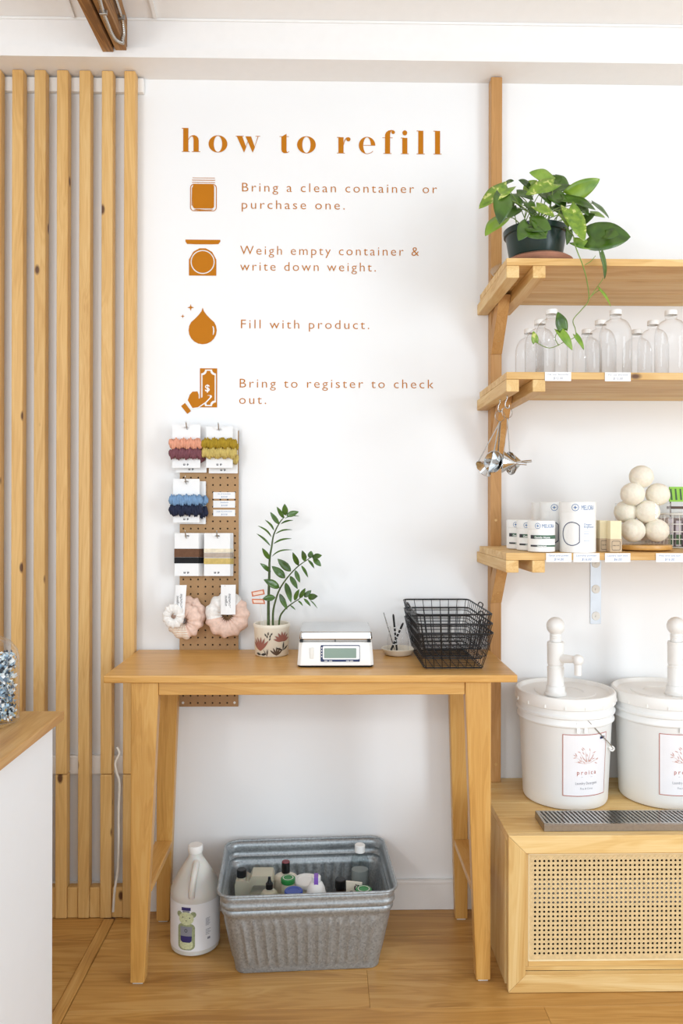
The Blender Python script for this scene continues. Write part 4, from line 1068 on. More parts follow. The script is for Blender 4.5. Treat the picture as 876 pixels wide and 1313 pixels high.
# wooden board, glass cylinder, wool balls
bY = -.30
bcen = at(824, 700, Y=bY); bcx = bcen.x
MBX = MB().lathe([(0, .0), (.070, 0), (.086, .004), (.088, .010), (.086, .0175), (.080, .019), (0, .019)], (bcx, bY, z3), 48)
tag(MBX.build('round_board', W('oak', 'X'), loc=(bcx, bY, z3), smooth=50), 'round dark-edged wooden board under the jar of wool balls', 'board')
zj0 = z3+.0195
tag(MB().lathe([(0, 0), (.080, 0), (.082, .002), (.082, .128), (.0805, .129)], (bcx, bY, zj0), 48).build('glass_cylinder', M['glass'], loc=(bcx, bY, zj0), smooth=50), 'wide open glass cylinder filled with wool balls on the round board', 'jar')
wool = plain('cream_wool', '#efe6d4', .9, noise_amt=.05, nscale=120, bump=.5, sss=.1)
def wool_ball(c, r, lab, seed):
    me = bpy.data.meshes.new('wool_ball'); bm = bmesh.new(); bmesh.ops.create_icosphere(bm, subdivisions=4, radius=r)
    for v in bm.verts:
        n_ = v.co.normalized(); v.co += n_*(.0012*noise.noise(n_*2.5+Vector((seed, 0, 0)))+.0004*noise.noise(n_*16+Vector((seed, 3, 0))))
        v.co.z *= .97
    for f in bm.faces: f.smooth = True
    bm.to_mesh(me); bm.free(); me.materials.append(wool)
    o = bpy.data.objects.new('wool_ball', me); COL.objects.link(o); o.location = c; tag(o, lab, 'wool ball')
rb = .0368
z0b = zj0+.0065+rb
B = [(812, None, -.033, 0, 'cream wool dryer ball at the bottom left of the glass cylinder'), (842.5, None, -.033, 0, 'cream wool dryer ball at the bottom right of the glass cylinder'),
     (826, None, .036, .002, 'cream wool dryer ball at the bottom rear of the glass cylinder'),
     (830.3, None, -.020, .0585, 'cream wool dryer ball in the centre of the glass cylinder'), (803, None, .012, .058, 'cream wool dryer ball at the left wall of the cylinder, behind'),
     (811.3, None, -.020, .114, 'cream wool dryer ball resting on the pile, upper left'), (843.5, None, -.004, .113, 'cream wool dryer ball resting on the pile, upper right'), (822.5, None, -.012, .1685, 'cream wool dryer ball topping the pile')]
for i, (px, _, dy, dz, lab) in enumerate(B):
    q = at(px, 660, Y=bY+dy); wool_ball((q.x, bY+dy, z0b+dz), rb, lab, i*5.1)
# wire basket with packets at the right edge
kx0 = at(855, 660, Y=-.205).x
t = thing('cream_wire_basket', 'cream wire basket of packets at the right end of the lowest shelf', 'basket', (kx0+.1, -.115, z3))
cw_ = plain('cream_wire', '#e9e4da', .4)
def rp3(x0, x1, y0, y1, r, z): return [(x, y, z) for x, y in rrect(x0, y0, x1, y1, r, 4)]
mb = MB(); bx1_ = kx0+.22
for z, ins in ((.003, .010), (.03, .003), (.055, 0), (.08, 0), (.112, 0)): mb.tube(rp3(kx0+ins, bx1_-ins, -.205+ins, -.025-ins, .03, z3+z), .0016, 6, closed=True)
for i in range(9):
    x = kx0+.02+i*.0225; mb.tube(smooth_path([(x, -.205, z3+.112), (x, -.205, z3+.03), (x, -.19, z3+.003), (x, -.04, z3+.003), (x, -.025, z3+.03), (x, -.025, z3+.112)], 3), .0013, 5)
for i in range(7):
    y = -.190+i*.025; mb.tube(smooth_path([(kx0, y, z3+.112), (kx0, y, z3+.03), (kx0+.012, y, z3+.003), (bx1_-.012, y, z3+.003), (bx1_, y, z3+.03), (bx1_, y, z3+.112)], 3), .0013, 5)
tag(mb.build('wire_grid', cw_, t, smooth=60), kind='stuff')
MB().tube(rp3(kx0, bx1_, -.205, -.025, .03, z3+.113), .0028, 8, closed=True).build('rim', cw_, t, smooth=60)
pkm = [plain('bright_green_print', '#8ec63a', .5), plain('dark_green_packet', '#3d5a2c', .5), plain('pale_mauve_packet', '#c3b6b8', .5), plain('brown_bar', '#5b4336', .6)]
for i in range(7):
    x = kx0+.022+i*.026; hh = .16 if i % 2 == 0 else .147
    o = tag(MB().box(x-.010, x+.010, -.188, -.05, z3+.006, z3+hh*.62).build('straw_packet', pkm[2], loc=(x, -.12, z3), bevel=.002), 'pale upright packet, number %s from the left in the cream wire basket' % ('one', 'two', 'three', 'four', 'five', 'six', 'seven')[i], 'packet')
    MB().box(x-.0085, x+.0085, -.189, -.1882, z3+.012, z3+.045).build('green_stripe', pkm[1], o)
sgx = at(858.5, 640, Y=-.17).x
o = tag(MB().box(sgx, sgx+.16, -.172, -.166, z3+.154, z3+.204).build('sign_card', pkm[0], loc=(sgx+.08, -.169, z3+.154)), 'bright green card with dark stripes standing above the cream wire basket', 'card')
mb = MB()
for k in range(9): x = sgx+.004+k*.016; mb.hexa([(x, -.1728, z3+.160), (x+.006, -.1728, z3+.160), (x+.006, -.1722, z3+.160), (x, -.1722, z3+.160), (x-.003, -.1728, z3+.197), (x+.002, -.1728, z3+.197), (x+.002, -.1722, z3+.197), (x-.003, -.1722, z3+.197)])
mb.build('stripe_print', pkm[1], o)
MB().box(sgx+.002, sgx+.006, -.170, -.168, z3+.104, z3+.154).box(sgx+.15, sgx+.154, -.170, -.168, z3+.104, z3+.154).build('card_leg', pkm[3], o)
MB().box(sgx-.004, sgx+.16, -.165, -.159, z3+.130, z3+.139).build('wooden_bar', pkm[3], o)

# ================================================================== FUNNELS ON HOOKS
za = ztop[2]-TH-.037
hxs = [(641.3, -.285), (650.5, -.375)]
hooks = []
for i, (px, Y) in enumerate(hxs):
    x = at(px, 515, Y=Y).x; x = min(max(x, laX0+.008), laX1-.008)
    P = [(x, Y, za-.0005), (x, Y, za-.010), (x-.004, Y, za-.018), (x-.006, Y, za-.03), (x-.002, Y, za-.039), (x+.005, Y, za-.038), (x+.007, Y, za-.03)]
    tag(MB().tube(smooth_path(P, 5), .0018, 8).build('cup_hook', M['steel'], loc=(x, Y, za), smooth=50), ('steel hook under the bottle shelf, nearer the wall' if i == 0 else 'steel hook under the bottle shelf, nearer the front'), 'hook')
    c = Vector((x, Y, za-.036-.017)); hooks.append(c)
    ring = [(c.x+.0175*math.cos(a)*.98, c.y+.006*math.cos(a), c.z+.0175*math.sin(a)) for a in [2*PI*k/28 for k in range(28)]]
    tag(MB().tube(ring, .0010, 6, closed=True).build('key_ring', M['steel'], loc=c, smooth=60), ('thin steel ring of funnels hanging from the hook nearer the wall' if i == 0 else 'thin steel ring of funnels hanging from the hook nearer the front'), 'ring')
def funnel(ring, target, direction, scale, lab):
    """steel funnel; direction = way the spout points"""
    c = Vector(target); d = Vector(direction).normalized(); q = d.to_track_quat('Z', 'Y').to_matrix()
    R = .033*scale
    t = thing('steel_funnel', lab, 'funnel', c)
    o = MB().lathe([(R+.0015, -.001), (R, -.002), (R*.98, .0), (R*.16, .034*scale), (.0042*scale, .036*scale), (.0036*scale, .068*scale), (.003*scale, .068*scale), (.0035*scale, .036*scale), (R*.14, .0335*scale), (R*.96, .0005), (R, -.001)], c, 32, q)
    o.build('cone', M['mirror'], t, smooth=35)
    up = Vector((0, 0, 1)); e = up-d*up.dot(d); e.normalize(); a = c+e*R; b = Vector(ring)
    mb = MB(); mb.bar(a, b, .0055*scale, .0009, up=d)
    h = mb.build('handle', M['steel'], t)
    return t
c0, c1 = hooks; lo = Vector((0, 0, -.0185))
def fat(px, py, Y): return at(px, py, Y=Y)
funnel(c1+lo, fat(645.5, 592.5, -.40), (1, -.2, -.1), 1.02, 'polished steel funnel with its spout pointing right, frontmost')
funnel(c1+lo+Vector((.002, .004, 0)), fat(655, 594, -.335), (1, .3, .12), 1.08, 'polished steel funnel with its spout pointing right, behind the frontmost')
funnel(c0+lo, fat(620, 601, -.30), (.75, .3, .6), .9, 'small steel funnel hanging leftmost with its mouth down')
funnel(c0+lo+Vector((-.002, -.004, 0)), fat(633, 592, -.36), (.75, .75, -.1), 1.0, 'polished steel funnel hanging second from the left, seen from its mouth')
funnel(c0+lo+Vector((.002, .004, 0)), fat(638, 592, -.25), (.5, .8, -.2), .85, 'steel funnel mostly hidden behind the other funnels')

# ================================================================== POTHOS
pY = -.30
pl = at(687, 326, Y=pY); plx = pl.x
sz = ztop[1]+.0006
tag(MB().lathe([(0, 0), (.10, 0), (.128, .010), (.130, .012), (.1285, .013)], (plx-.01, pY, sz), 48).build('clear_saucer', M['acrylic'], loc=(plx, pY, sz), smooth=50), 'wide clear plastic saucer below the pothos pot on the top shelf', 'saucer')
szz = sz+.0035
zpb = at(687, 324, Y=pY-.06).z
hs = max(.03, zpb-szz)
tag(MB().lathe([(0, 0), (.085, 0), (.088, .004), (.105, hs-.016), (.107, hs-.012), (.095, hs-.004), (.06, hs), (0, hs)], (plx+.008, pY, szz), 48).build('terracotta_saucer', M['terracotta'], loc=(plx, pY, szz), smooth=50), 'reddish brown round stand carrying the green pothos pot', 'saucer')
zpo = szz+hs+.0006
pt = thing('nursery_pot', 'dark green plastic nursery pot of the pothos on the top shelf', 'pot', (plx, pY, zpo))
rb_, rt_ = .082, .096; hp_ = at(687, 281, Y=pY-.1).z-zpo
MB().lathe([(0, 0), (rb_-.003, 0), (rb_, .003), (rt_-.003, hp_-.020), (rt_+.003, hp_-.018), (rt_+.005, hp_-.002), (rt_+.003, hp_), (rt_-.001, hp_-.001), (rt_-.005, hp_-.012), (0, hp_-.014)], (plx, pY, zpo), 44).build('pot_body', M['potgreen'], pt, smooth=45)
MB().lathe([(0, hp_-.0135), (rt_-.007, hp_-.0135), (rt_-.007, hp_-.010), (0, hp_-.005)], (plx, pY, zpo), 30).build('soil', M['soil'], pt, smooth=50)
po = thing('pothos_plant', 'variegated green pothos with one long vine trailing over the top shelf', 'plant', (plx, pY, zpo+hp_-.005))
def pc_(x, y, Y): return at(605+x/4.171, 205+y/4.171, Y=Y)
crown = Vector((plx, pY, zpo+hp_-.008))
# base, tip, width px, depth offset, material, normal
PL = [((188,150),(38,262),88,-.40,'v',(-.2,-1,.5)), ((165,195),(148,345),92,-.42,'d',(.1,-1,.2)), ((165,320),(72,408),78,-.38,'b',(-.3,-1,.6)), ((425,120),(308,68),84,-.30,'b',(0,-1,.3)), ((438,128),(288,188),78,-.36,'v',(.1,-1,.5)),
 ((400,130),(488,92),60,-.26,'d',(0,-1,.3)), ((415,180),(548,138),66,-.30,'d',(0,-1,.8)), ((522,190),(686,102),84,-.34,'b',(.3,-1,-.2)), ((565,200),(612,165),60,-.32,'b',(.3,-1,.2)), ((490,212),(662,268),92,-.36,'d',(.1,-1,.9)),
 ((435,185),(500,255),80,-.34,'d',(0,-1,.3)), ((520,262),(603,436),92,-.43,'v',(.1,-1,.2)), ((345,250),(442,306),62,-.41,'v',(0,-1,.6)), ((265,240),(176,190),62,-.33,'d',(-.2,-1,.5)), ((182,128),(226,112),30,-.28,'d',(0,-1,.3)),
 ((305,145),(250,108),42,-.27,'d',(0,-1,.3)), ((645,232),(734,312),46,-.34,'d',(.6,-.8,.2)), ((635,285),(712,310),48,-.30,'b',(.3,-1,.6)), ((632,420),(850,412),152,-.40,'g',(.1,-1,.25)), ((715,400),(788,402),64,-.43,'d',(.1,-1,.2)),
 ((620,445),(705,415),50,-.37,'b',(0,-1,.5)), ((310,345),(425,372),100,-.42,'d',(0,-1,.3)), ((305,385),(402,418),70,-.43,'d',(0,-1,.2)), ((300,345),(250,432),74,-.42,'d',(0,-1,.2)), ((350,330),(395,412),70,-.425,'d',(.1,-1,.2)), ((440,100),(520,160),74,-.27,'d',(.1,-1,.5)), ((560,240),(625,300),60,-.35,'d',(.2,-1,.4)), ((240,180),(330,215),60,-.31,'d',(0,-1,.7)), ((485,295),(518,362),46,-.41,'b',(.2,-1,.2)),
 ((522,375),(508,456),36,-.38,'d',(.3,-1,.2)), ((548,438),(645,478),66,-.39,'b',(.1,-1,.4)), ((245,262),(190,312),54,-.34,'d',(-.2,-1,.3)), ((300,230),(330,290),50,-.36,'d',(0,-1,.3)), ((380,180),(420,240),58,-.33,'d',(.1,-1,.3)),
 ((330,300),(300,245),48,-.30,'d',(-.1,-1,.3)), ((440,250),(500,300),60,-.30,'d',(.1,-1,.4)), ((590,330),(660,290),52,-.31,'d',(.2,-1,.4)), ((200,250),(225,195),44,-.28,'d',(-.1,-1,.3)), ((380,90),(440,150),70,-.24,'d',(0,-1,.4)), ((300,170),(350,110),70,-.25,'b',(0,-1,.4))]
mk_ = {'v': M['pothv'], 'd': M['poth'], 'b': M['pothb'], 'g': M['poth']}
for i, (b, tp, wd, Y, mt, nr) in enumerate(PL):
    s_ = FPX/(DW+Y)*4.171; bp = pc_(b[0], b[1], Y+.01); tpp = pc_(tp[0], tp[1], Y-.015)
    leaf(po, bp, tpp, wd/s_, mk_[mt], nr, 'heart', .05+.03*math.sin(i), .16, 12)
    if b[1] < 400:
        a0_ = crown+Vector((.05*math.sin(i*2.1), .04*math.cos(i*1.3), 0))
        mid = a0_.lerp(bp, .55)+Vector((0, -.004, .018))
        stem(po, [a0_, mid, bp], .0017, .0012, M['pothstem'])
def vp(x, y, Y=-.475): return at(660+x/6.257, 320+y/6.257, Y=Y)
stem(po, [crown+Vector((.07, -.06, .002)), pc_(540, 400, -.43), pc_(548, 440, -.455), vp(505, 20), vp(545, 120), vp(580, 250), vp(595, 400), vp(540, 480), vp(470, 565), vp(488, 640), vp(485, 700), vp(400, 740), vp(280, 790), vp(165, 740)], .0019, .0011, M['pothstem'], 'vine')
stem(po, [vp(595, 400), vp(650, 320), vp(700, 250), vp(712, 225)], .0014, .001, M['pothstem'], 'vine')
stem(po, [vp(600, 390), vp(640, 350), vp(685, 325)], .0012, .001, M['pothstem'], 'vine')
stem(po, [vp(355, 770), vp(325, 710), vp(350, 650)], .0012, .001, M['pothstem'], 'vine')
stem(po, [vp(565, 122), vp(610, 95), vp(650, 50)], .0014, .001, M['pothstem'], 'vine')
for b, tp, wd, mt, nr in (((690,25),(722,238),62,'d',(.6,-.8,.1)), ((678,318),(772,458),34,'b',(.5,-.8,.3)), ((385,640),(346,500),84,'d',(0,-1,.1)), ((355,648),(464,808),68,'b',(.1,-1,.2)), ((488,688),(556,806),44,'b',(.3,-1,.2)), ((165,745),(150,655),50,'v',(0,-1,.2))):
    s_ = FPX/(DW-.475)*6.257; leaf(po, vp(*b), vp(*tp), wd/s_, mk_[mt], nr, 'heart', .06, .15, 12)
# ================================================================== CABINET
CF = -.457
cX0 = at(650, 1150, Y=CF).x; cX1 = 1.95
cb = thing('cane_front_cabinet', 'low pale wood cabinet with a woven cane front panel under the buckets', 'cabinet', ((cX0+cX1)/2, CF/2, 0))
tk = .024
for j in range(4):
    ya = CF+.0005+j*(.4545/4)
    MB().box(cX0+.0, cX1, ya, ya+.4545/4-.0006, ZC-tk, ZC).build('top_plank', W('poplar', 'X'), cb, bevel=.001)
for j in range(4):
    ya = CF+.022+j*((.4345)/4)
    MB().box(cX0, cX0+tk, ya, ya+.4345/4-.0006, .0015, ZC-tk-.0005).build('side_plank', W('poplar', 'Z'), cb, bevel=.001)
MB().box(cX1-tk, cX1, CF+.022, -.003, .0015, ZC-tk-.0005).build('side_plank', W('poplar', 'Z'), cb, bevel=.001)
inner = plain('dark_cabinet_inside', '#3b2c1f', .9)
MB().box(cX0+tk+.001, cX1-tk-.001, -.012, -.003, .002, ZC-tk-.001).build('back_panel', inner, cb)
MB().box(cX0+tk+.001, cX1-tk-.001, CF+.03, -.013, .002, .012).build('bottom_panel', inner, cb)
# mitred face frame
fw = 22.5/437; fy0, fy1 = CF, CF+.0215; zt_ = ZC-.0005; zb_ = .0015
zt_ = ZC-tk-.0006 if False else ZC-.0006
# front frame sits in front of the top planks' edge
for o in [x for x in COL.objects if x.parent == cb and x.name.startswith('top_plank')][:1]:
    o.data.transform(Matrix.Identity(4))
def mitre(pts, axis, nm='frame_rail'):
    vs = [(x, CF-.0215, z) for x, z in pts]+[(x, CF-.0003, z) for x, z in pts]
    return MB().add(vs, [(0,1,2,3), (7,6,5,4)]+[(i, (i+1) % 4, 4+(i+1) % 4, 4+i) for i in range(4)]).build(nm, W('poplar', axis), cb, bevel=.0012)
X0, X1, Z0, Z1 = cX0, cX1, .0015, ZC
mitre([(X0, Z1), (X1, Z1), (X1-fw, Z1-fw), (X0+fw, Z1-fw)], 'X')
mitre([(X0, Z0), (X1, Z0), (X1-fw, Z0+fw), (X0+fw, Z0+fw)], 'X')
mitre([(X0, Z0+.0008), (X0+fw-.0004, Z0+fw), (X0+fw-.0004, Z1-fw), (X0, Z1-.0008)], 'Z', 'frame_stile')
mitre([(X1, Z0+.0008), (X1-fw+.0004, Z0+fw), (X1-fw+.0004, Z1-fw), (X1, Z1-.0008)], 'Z', 'frame_stile')
# inner recessed frame lip
lw = .0125; X0i, X1i, Z0i, Z1i = X0+fw, X1-fw, Z0+fw+.008, Z1-fw
def lipb(x0, x1, z0, z1, ax): MB().box(x0, x1, CF-.0003+.0005, CF+.019, z0, z1).build('inner_frame', W('poplar', ax), cb, bevel=.001)
lipb(X0i-.01, X1i+.01, Z0i-.008, Z0i+.004, 'X')
lipb(X0i+lw, X1i-lw, Z0i+.0045, Z0i+lw+.008, 'X'); lipb(X0i+lw, X1i-lw, Z1i-lw, Z1i+.01, 'X')
lipb(X0i-.01, X0i+lw-.0005, Z0i+.0045, Z1i+.01, 'Z'); lipb(X1i-lw+.0005, X1i+.01, Z0i+.0045, Z1i+.01, 'Z')
# woven cane
cane = plain('woven_cane', '#e8cd9c', .55, noise_amt=.08, nscale=70)
ax0, ax1 = X0i+lw+.0005, X1i-lw-.0005; az0, az1 = Z0i+lw+.0085, Z1i-lw-.0005
pt_ = 5.9/439; yc = CF+.004; mb = MB()
nxp = int((ax1-ax0)/pt_); nzp = int(round((az1-az0)/pt_)); pz = (az1-az0)/nzp; pxx = (ax1-ax0)/nxp
sw_ = .0032
for i in range(nxp):
    for q in (-.145, .145):
        x = ax0+(i+.0+q)*pxx
        if ax0+.001 < x < ax1-.001: mb.box(x-sw_/2, x+sw_/2, yc-.0006, yc+.0002, az0, az1)
for j in range(nzp+1):
    for q in (-.145, .145):
        z = az0+(j+q)*pz
        if az0+.001 < z < az1-.001: mb.box(ax0, ax1, yc-.0014, yc-.0006, z-sw_/2, z+sw_/2)
def diag(sl, y):
    k = -nzp-1.5
    while k < nxp+nzp+2:
        # line x = ax0+k*pxx + t, z = az0 + sl*t*pz/pxx
        if sl > 0: xa, za_, xb, zb__ = ax0+k*pxx, az0, ax0+(k+nzp)*pxx, az1
        else: xa, za_, xb, zb__ = ax0+k*pxx, az1, ax0+(k+nzp)*pxx, az0
        def clip(x, z, x2, z2):
            t0, t1 = 0, 1; dx = x2-x
            ta, tb_ = (ax0-x)/dx, (ax1-x)/dx; t0, t1 = max(t0, ta), min(t1, tb_)
            return (t0, t1) if t1-t0 > .01 else None
        c_ = clip(xa, za_, xb, zb__)
        if c_:
            A = Vector((lerp(xa, xb, c_[0]), y, lerp(za_, zb__, c_[0]))); B__ = Vector((lerp(xa, xb, c_[1]), y, lerp(za_, zb__, c_[1])))
            mb.bar(A, B__, .0022, .0006, up=(0, -1, 0))
        k += 1
diag(1, yc-.0018); diag(-1, yc-.0023)
tag(mb.build('cane_panel', cane, cb), kind='stuff')['label'] = 'woven rattan cane panel with rows of small dark holes'
# solid woven border: closely laid cane around the edge, and a rounded spline
bw_ = .0125
bm2 = MB()
def border(x0, x1, z0, z1):
    bm2.box(x0, x1, yc-.0003, yc+.0006, z0, z1)
border(ax0, ax1, az0, az0+bw_); border(ax0, ax1, az1-bw_, az1); border(ax0, ax0+bw_, az0+bw_, az1-bw_); border(ax1-bw_, ax1, az0+bw_, az1-bw_)
bm2.build('cane_border', cane, cb)
spl = MB()
for a, b in (((ax0, az0), (ax1, az0)), ((ax1, az0), (ax1, az1)), ((ax1, az1), (ax0, az1)), ((ax0, az1), (ax0, az0))):
    spl.tube([(a[0], yc-.0025, a[1]), (b[0], yc-.0025, b[1])], .0022, 8)
spl.build('reed_spline', plain('pale_reed', '#f0dcb2', .5), cb, smooth=60)

# ================================================================== DRIP TRAY
dz = ZC+.0006
dyf, dyb = -.452, -.352
dX0 = at(698, 1060, Y=dyf).x; dX1 = dX0+.72; dh = .021
dt = thing('drip_tray', 'long slotted stainless steel drip tray along the cabinet front edge', 'tray', ((dX0+dX1)/2, (dyf+dyb)/2, dz))
mb = MB(); w_ = .007
mb.box(dX0, dX1, dyf, dyf+.002, dz, dz+dh).box(dX0, dX1, dyb-.002, dyb, dz, dz+dh).box(dX0, dX0+.002, dyf+.002, dyb-.002, dz, dz+dh).box(dX1-.002, dX1, dyf+.002, dyb-.002, dz, dz+dh).box(dX0+.002, dX1-.002, dyf+.002, dyb-.002, dz, dz+.002)
mb.build('tray_pan', M['brushed'], dt, bevel=.0006)
mb = MB(); mb.box(dX0+.001, dX1-.001, dyf+.0005, dyf+w_, dz+dh+.0003, dz+dh+.0018).box(dX0+.001, dX1-.001, dyb-w_, dyb-.0005, dz+dh+.0003, dz+dh+.0018).box(dX0+.001, dX0+.008, dyf+w_, dyb-w_, dz+dh+.0003, dz+dh+.0018).box(dX1-.008, dX1-.001, dyf+w_, dyb-w_, dz+dh+.0003, dz+dh+.0018)
mb.build('grille_frame', M['steel'], dt)
mb = MB(); x = dX0+.006; sp = .0128; sk = -.020
while x < dX1-.02:
    ya, yb2 = dyf+w_-.001, dyb-w_+.001; z0_, z1_ = dz+dh+.0002, dz+dh+.0017
    xa, xb = x-sk*.5, x+sk*.0
    mb.hexa([(xa, ya, z0_), (xa+.0062, ya, z0_), (xb+.0062, yb2, z0_), (xb, yb2, z0_), (xa, ya, z1_), (xa+.0062, ya, z1_), (xb+.0062, yb2, z1_), (xb, yb2, z1_)]); x += sp
tag(mb.build('grille_bars', M['steel'], dt), kind='stuff')

# ================================================================== BUCKETS WITH PUMPS
def bucket(cx, lab, plab, ang, sprig_seed, pump_dx, nozzle, ear=.05):
    cy = -.168; z0 = ZC+.0006; H_ = .36
    t = thing('plastic_bucket', lab, 'bucket', (cx, cy, z0))
    R0_, R1_ = .136, .149
    def rz_(z): return lerp(R0_, R1_, z/.30)
    prof = [(0, .004), (R0_-.012, .0), (R0_-.003, .003), (R0_, .010), (rz_(.27), .262)]
    prof += [(rz_(.27)+.001, .264), (.1555, .268), (.1565, .272), (.1525, .278), (.1525, .290), (.1585, .294), (.159, .300), (.1535, .305), (.1535, .318), (.157, .322), (.157, .335), (.150, .336), (.150, .34), (0, .34)]
    MB().lathe(prof, (cx, cy, z0), 64).build('bucket_body', M['bucket'], t, smooth=35)
    lidp = [(.1575, .322), (.1605, .322), (.1615, .330), (.1615, .352), (.159, .357), (.155, .3585), (.150, .357), (.147, .349), (.143, .346), (.100, .346), (.097, .349), (.06, .349), (.057, .346), (0, .346)]
    ld = MB().lathe(lidp, (cx, cy, z0), 64).build('lid', M['white'], t, smooth=35)
    mb = MB()
    for k in range(16):
        a = 2*PI*k/16+.1; mb.box(cx+.1615*math.cos(a)-.002, cx+.1615*math.cos(a)+.002, cy+.1615*math.sin(a)-.002, cy+.1615*math.sin(a)+.002, z0+.324, z0+.334)
    mb.build('lid_tab', M['white'], ld)
    # bail ear and wire handle
    def cyl(a, z, dr=0): r = rz_(min(z, .27))+dr; return Vector((cx+r*math.sin(a), cy-r*math.cos(a), z0+z))
    for a in (ear, ear+PI):
        pa = cyl(a, .268); o_ = Vector((math.sin(a), -math.cos(a), 0)); sd_ = Vector((math.cos(a), math.sin(a), 0))
        mb = MB(); mb.bar(pa+o_*.004+Vector((0, 0, -.018))-sd_*.012, pa+o_*.004+Vector((0, 0, .018))-sd_*.012, .003, .012, up=sd_); mb.bar(pa+o_*.004+Vector((0, 0, -.018))+sd_*.012, pa+o_*.004+Vector((0, 0, .018))+sd_*.012, .003, .012, up=sd_)
        mb.build('handle_ear', M['bucket'], t, bevel=.001)
    # label
    LZ0, LZ1 = .048, .245; a0_, a1_ = ang-.56/2*1.0, ang+.56/2*1.0
    hw = .30
    a0_, a1_ = ang-.54, ang+.54
    lb = MB(); cylpatch(lb, (cx, cy), rz_(LZ0)+.0008, a0_, a1_, z0+LZ0, z0+LZ1, 20, r1=rz_(LZ1)+.0008); lbo = lb.build('label', plain('label_paper', '#f2f0f2', .45, noise_amt=.01), t)
    bd = MB(); e = .0022
    cylpatch(bd, (cx, cy), rz_(LZ0)+.0013, a0_, a1_, z0+LZ0, z0+LZ0+e, 20); cylpatch(bd, (cx, cy), rz_(LZ1)+.0013, a0_, a1_, z0+LZ1-e, z0+LZ1, 20)
    for aa in (a0_, a1_-e/R1_): cylpatch(bd, (cx, cy), rz_(LZ0)+.0013, aa, aa+e/R1_, z0+LZ0, z0+LZ1, 1, r1=rz_(LZ1)+.0013)
    bd.build('label_border', M['redline'], lbo)
    def wrap(zz): return lambda co: (cx+(rz_(zz+co.y)+.0014)*math.sin(ang+co.x/R1_), cy-(rz_(zz+co.y)+.0014)*math.cos(ang+co.x/R1_), z0+zz+co.y)
    mb = MB(); rnd = random.Random(sprig_seed)
    for k in range(30):
        a = rnd.uniform(.15, PI-.15); rr = rnd.uniform(.008, .048); bx_, bz_ = rr*math.cos(a)*.85, rr*math.sin(a)*1.15-.010
        mb.mesh(loops_mesh([petal_loops(bx_, bz_, rnd.uniform(.008, .016), a+rnd.uniform(-.7, .7), .0013)]), wrap(.157))
    for a in (20, 50, 75, 100, 125, 150, 170): mb.mesh(loops_mesh([petal_loops(0, -.012, .045, math.radians(a), .0006)]), wrap(.163))
    mb.build('flower_print', M['redpale'], lbo)
    mb = MB(); mb.mesh(text_mesh('proica', .019, 1.5, .0001, 'CENTER', width=.068), wrap(.118)); mb.build('brand_text', M['redline'], lbo)
    mb = MB(); mb.mesh(loops_mesh([rect(-.02, 0, .02, .0008)]), wrap(.109))
    mb.mesh(text_mesh('Laundry Detergent', .012, 1.1, 0, 'CENTER', width=.078), wrap(.086)); mb.mesh(text_mesh('Pine & Citrus', .009, 1.1, 0, 'CENTER', width=.045), wrap(.070))
    mb.build('product_text', M['redpale'] if False else M['inkgrey'], lbo)
    mb = MB(); mb.mesh(dense(loops_mesh([rect(.048, 0, .070, .0075)])), wrap(.226)); mb.build('date_sticker', M['navy'], lbo)
    # pump
    px_, py_ = cx+pump_dx, cy-.055; pz_ = z0+.3495
    pm = thing('dispenser_pump', plab, 'pump', (px_, py_, pz_))
    pc0 = (px_, py_, pz_)
    MB().lathe([(0, 0), (.035, 0), (.035, .006), (.032, .010), (.031, .012), (.030, .024), (.030, .026), (.028, .030), (0, .030)], pc0, 36).build('collar', M['white'], pm, smooth=35)
    MB().lathe([(0, .0305), (.0275, .0305), (.0265, .034), (.0265, .09), (.0245, .092), (.0245, .098), (.0265, .100), (.027, .168), (.0255, .170), (.0255, .172), (0, .172)], pc0, 36).build('cylinder', M['white'], pm, smooth=35)
    kz = .1725
    pr = [(0, kz), (.018, kz)]
    for k in range(4): pr += [(.0185, kz+.001+k*.006), (.0185, kz+.004+k*.006), (.0175, kz+.005+k*.006)]
    pr += [(.0175, kz+.026)]
    for k in range(1, 12):
        a = -PI/2+PI*k/11; 
        if math.cos(a)*.0295 > .0 and (k > 2): pr.append((.0295*math.cos(a), kz+.050+.0295*math.sin(a)))
    pr.append((0, kz+.0795))
    MB().lathe(pr, pc0, 36).build('plunger_knob', M['white'], pm, smooth=50)
    a = nozzle; d = Vector((math.cos(a), math.sin(a), .09)); s0 = Vector(pc0)+Vector((0, 0, .118))+d*.022; s1 = Vector(pc0)+Vector((0, 0, .118))+d*.082
    sp_ = MB().tube([s0, s1], [.014, .011], 20).build('spout', M['white'], pm, smooth=50)
    MB().lathe([(0, -.0), (.011, 0), (.0115, .034), (.016, .038), (.0175, .051), (.015, .059), (.007, .064), (0, .0645)], (s1.x, s1.y, s1.z-.049), 24).build('nozzle', M['white'], sp_, smooth=45)
    return cyl
cx1 = at(724.5, 900, Y=-.168).x
ang1 = .20
cy1 = bucket(cx1, 'white plastic bucket with a red-bordered label, left one beside the table', 'white dispenser pump standing on the left bucket lid', .19, 3, -.048, math.radians(-50))
cx2 = at(849, 900, Y=-.168).x
bucket(cx2, 'white plastic bucket with a red-bordered label, cut by the right picture edge', 'white dispenser pump standing on the right bucket lid', .07, 3, .022, math.radians(-40))
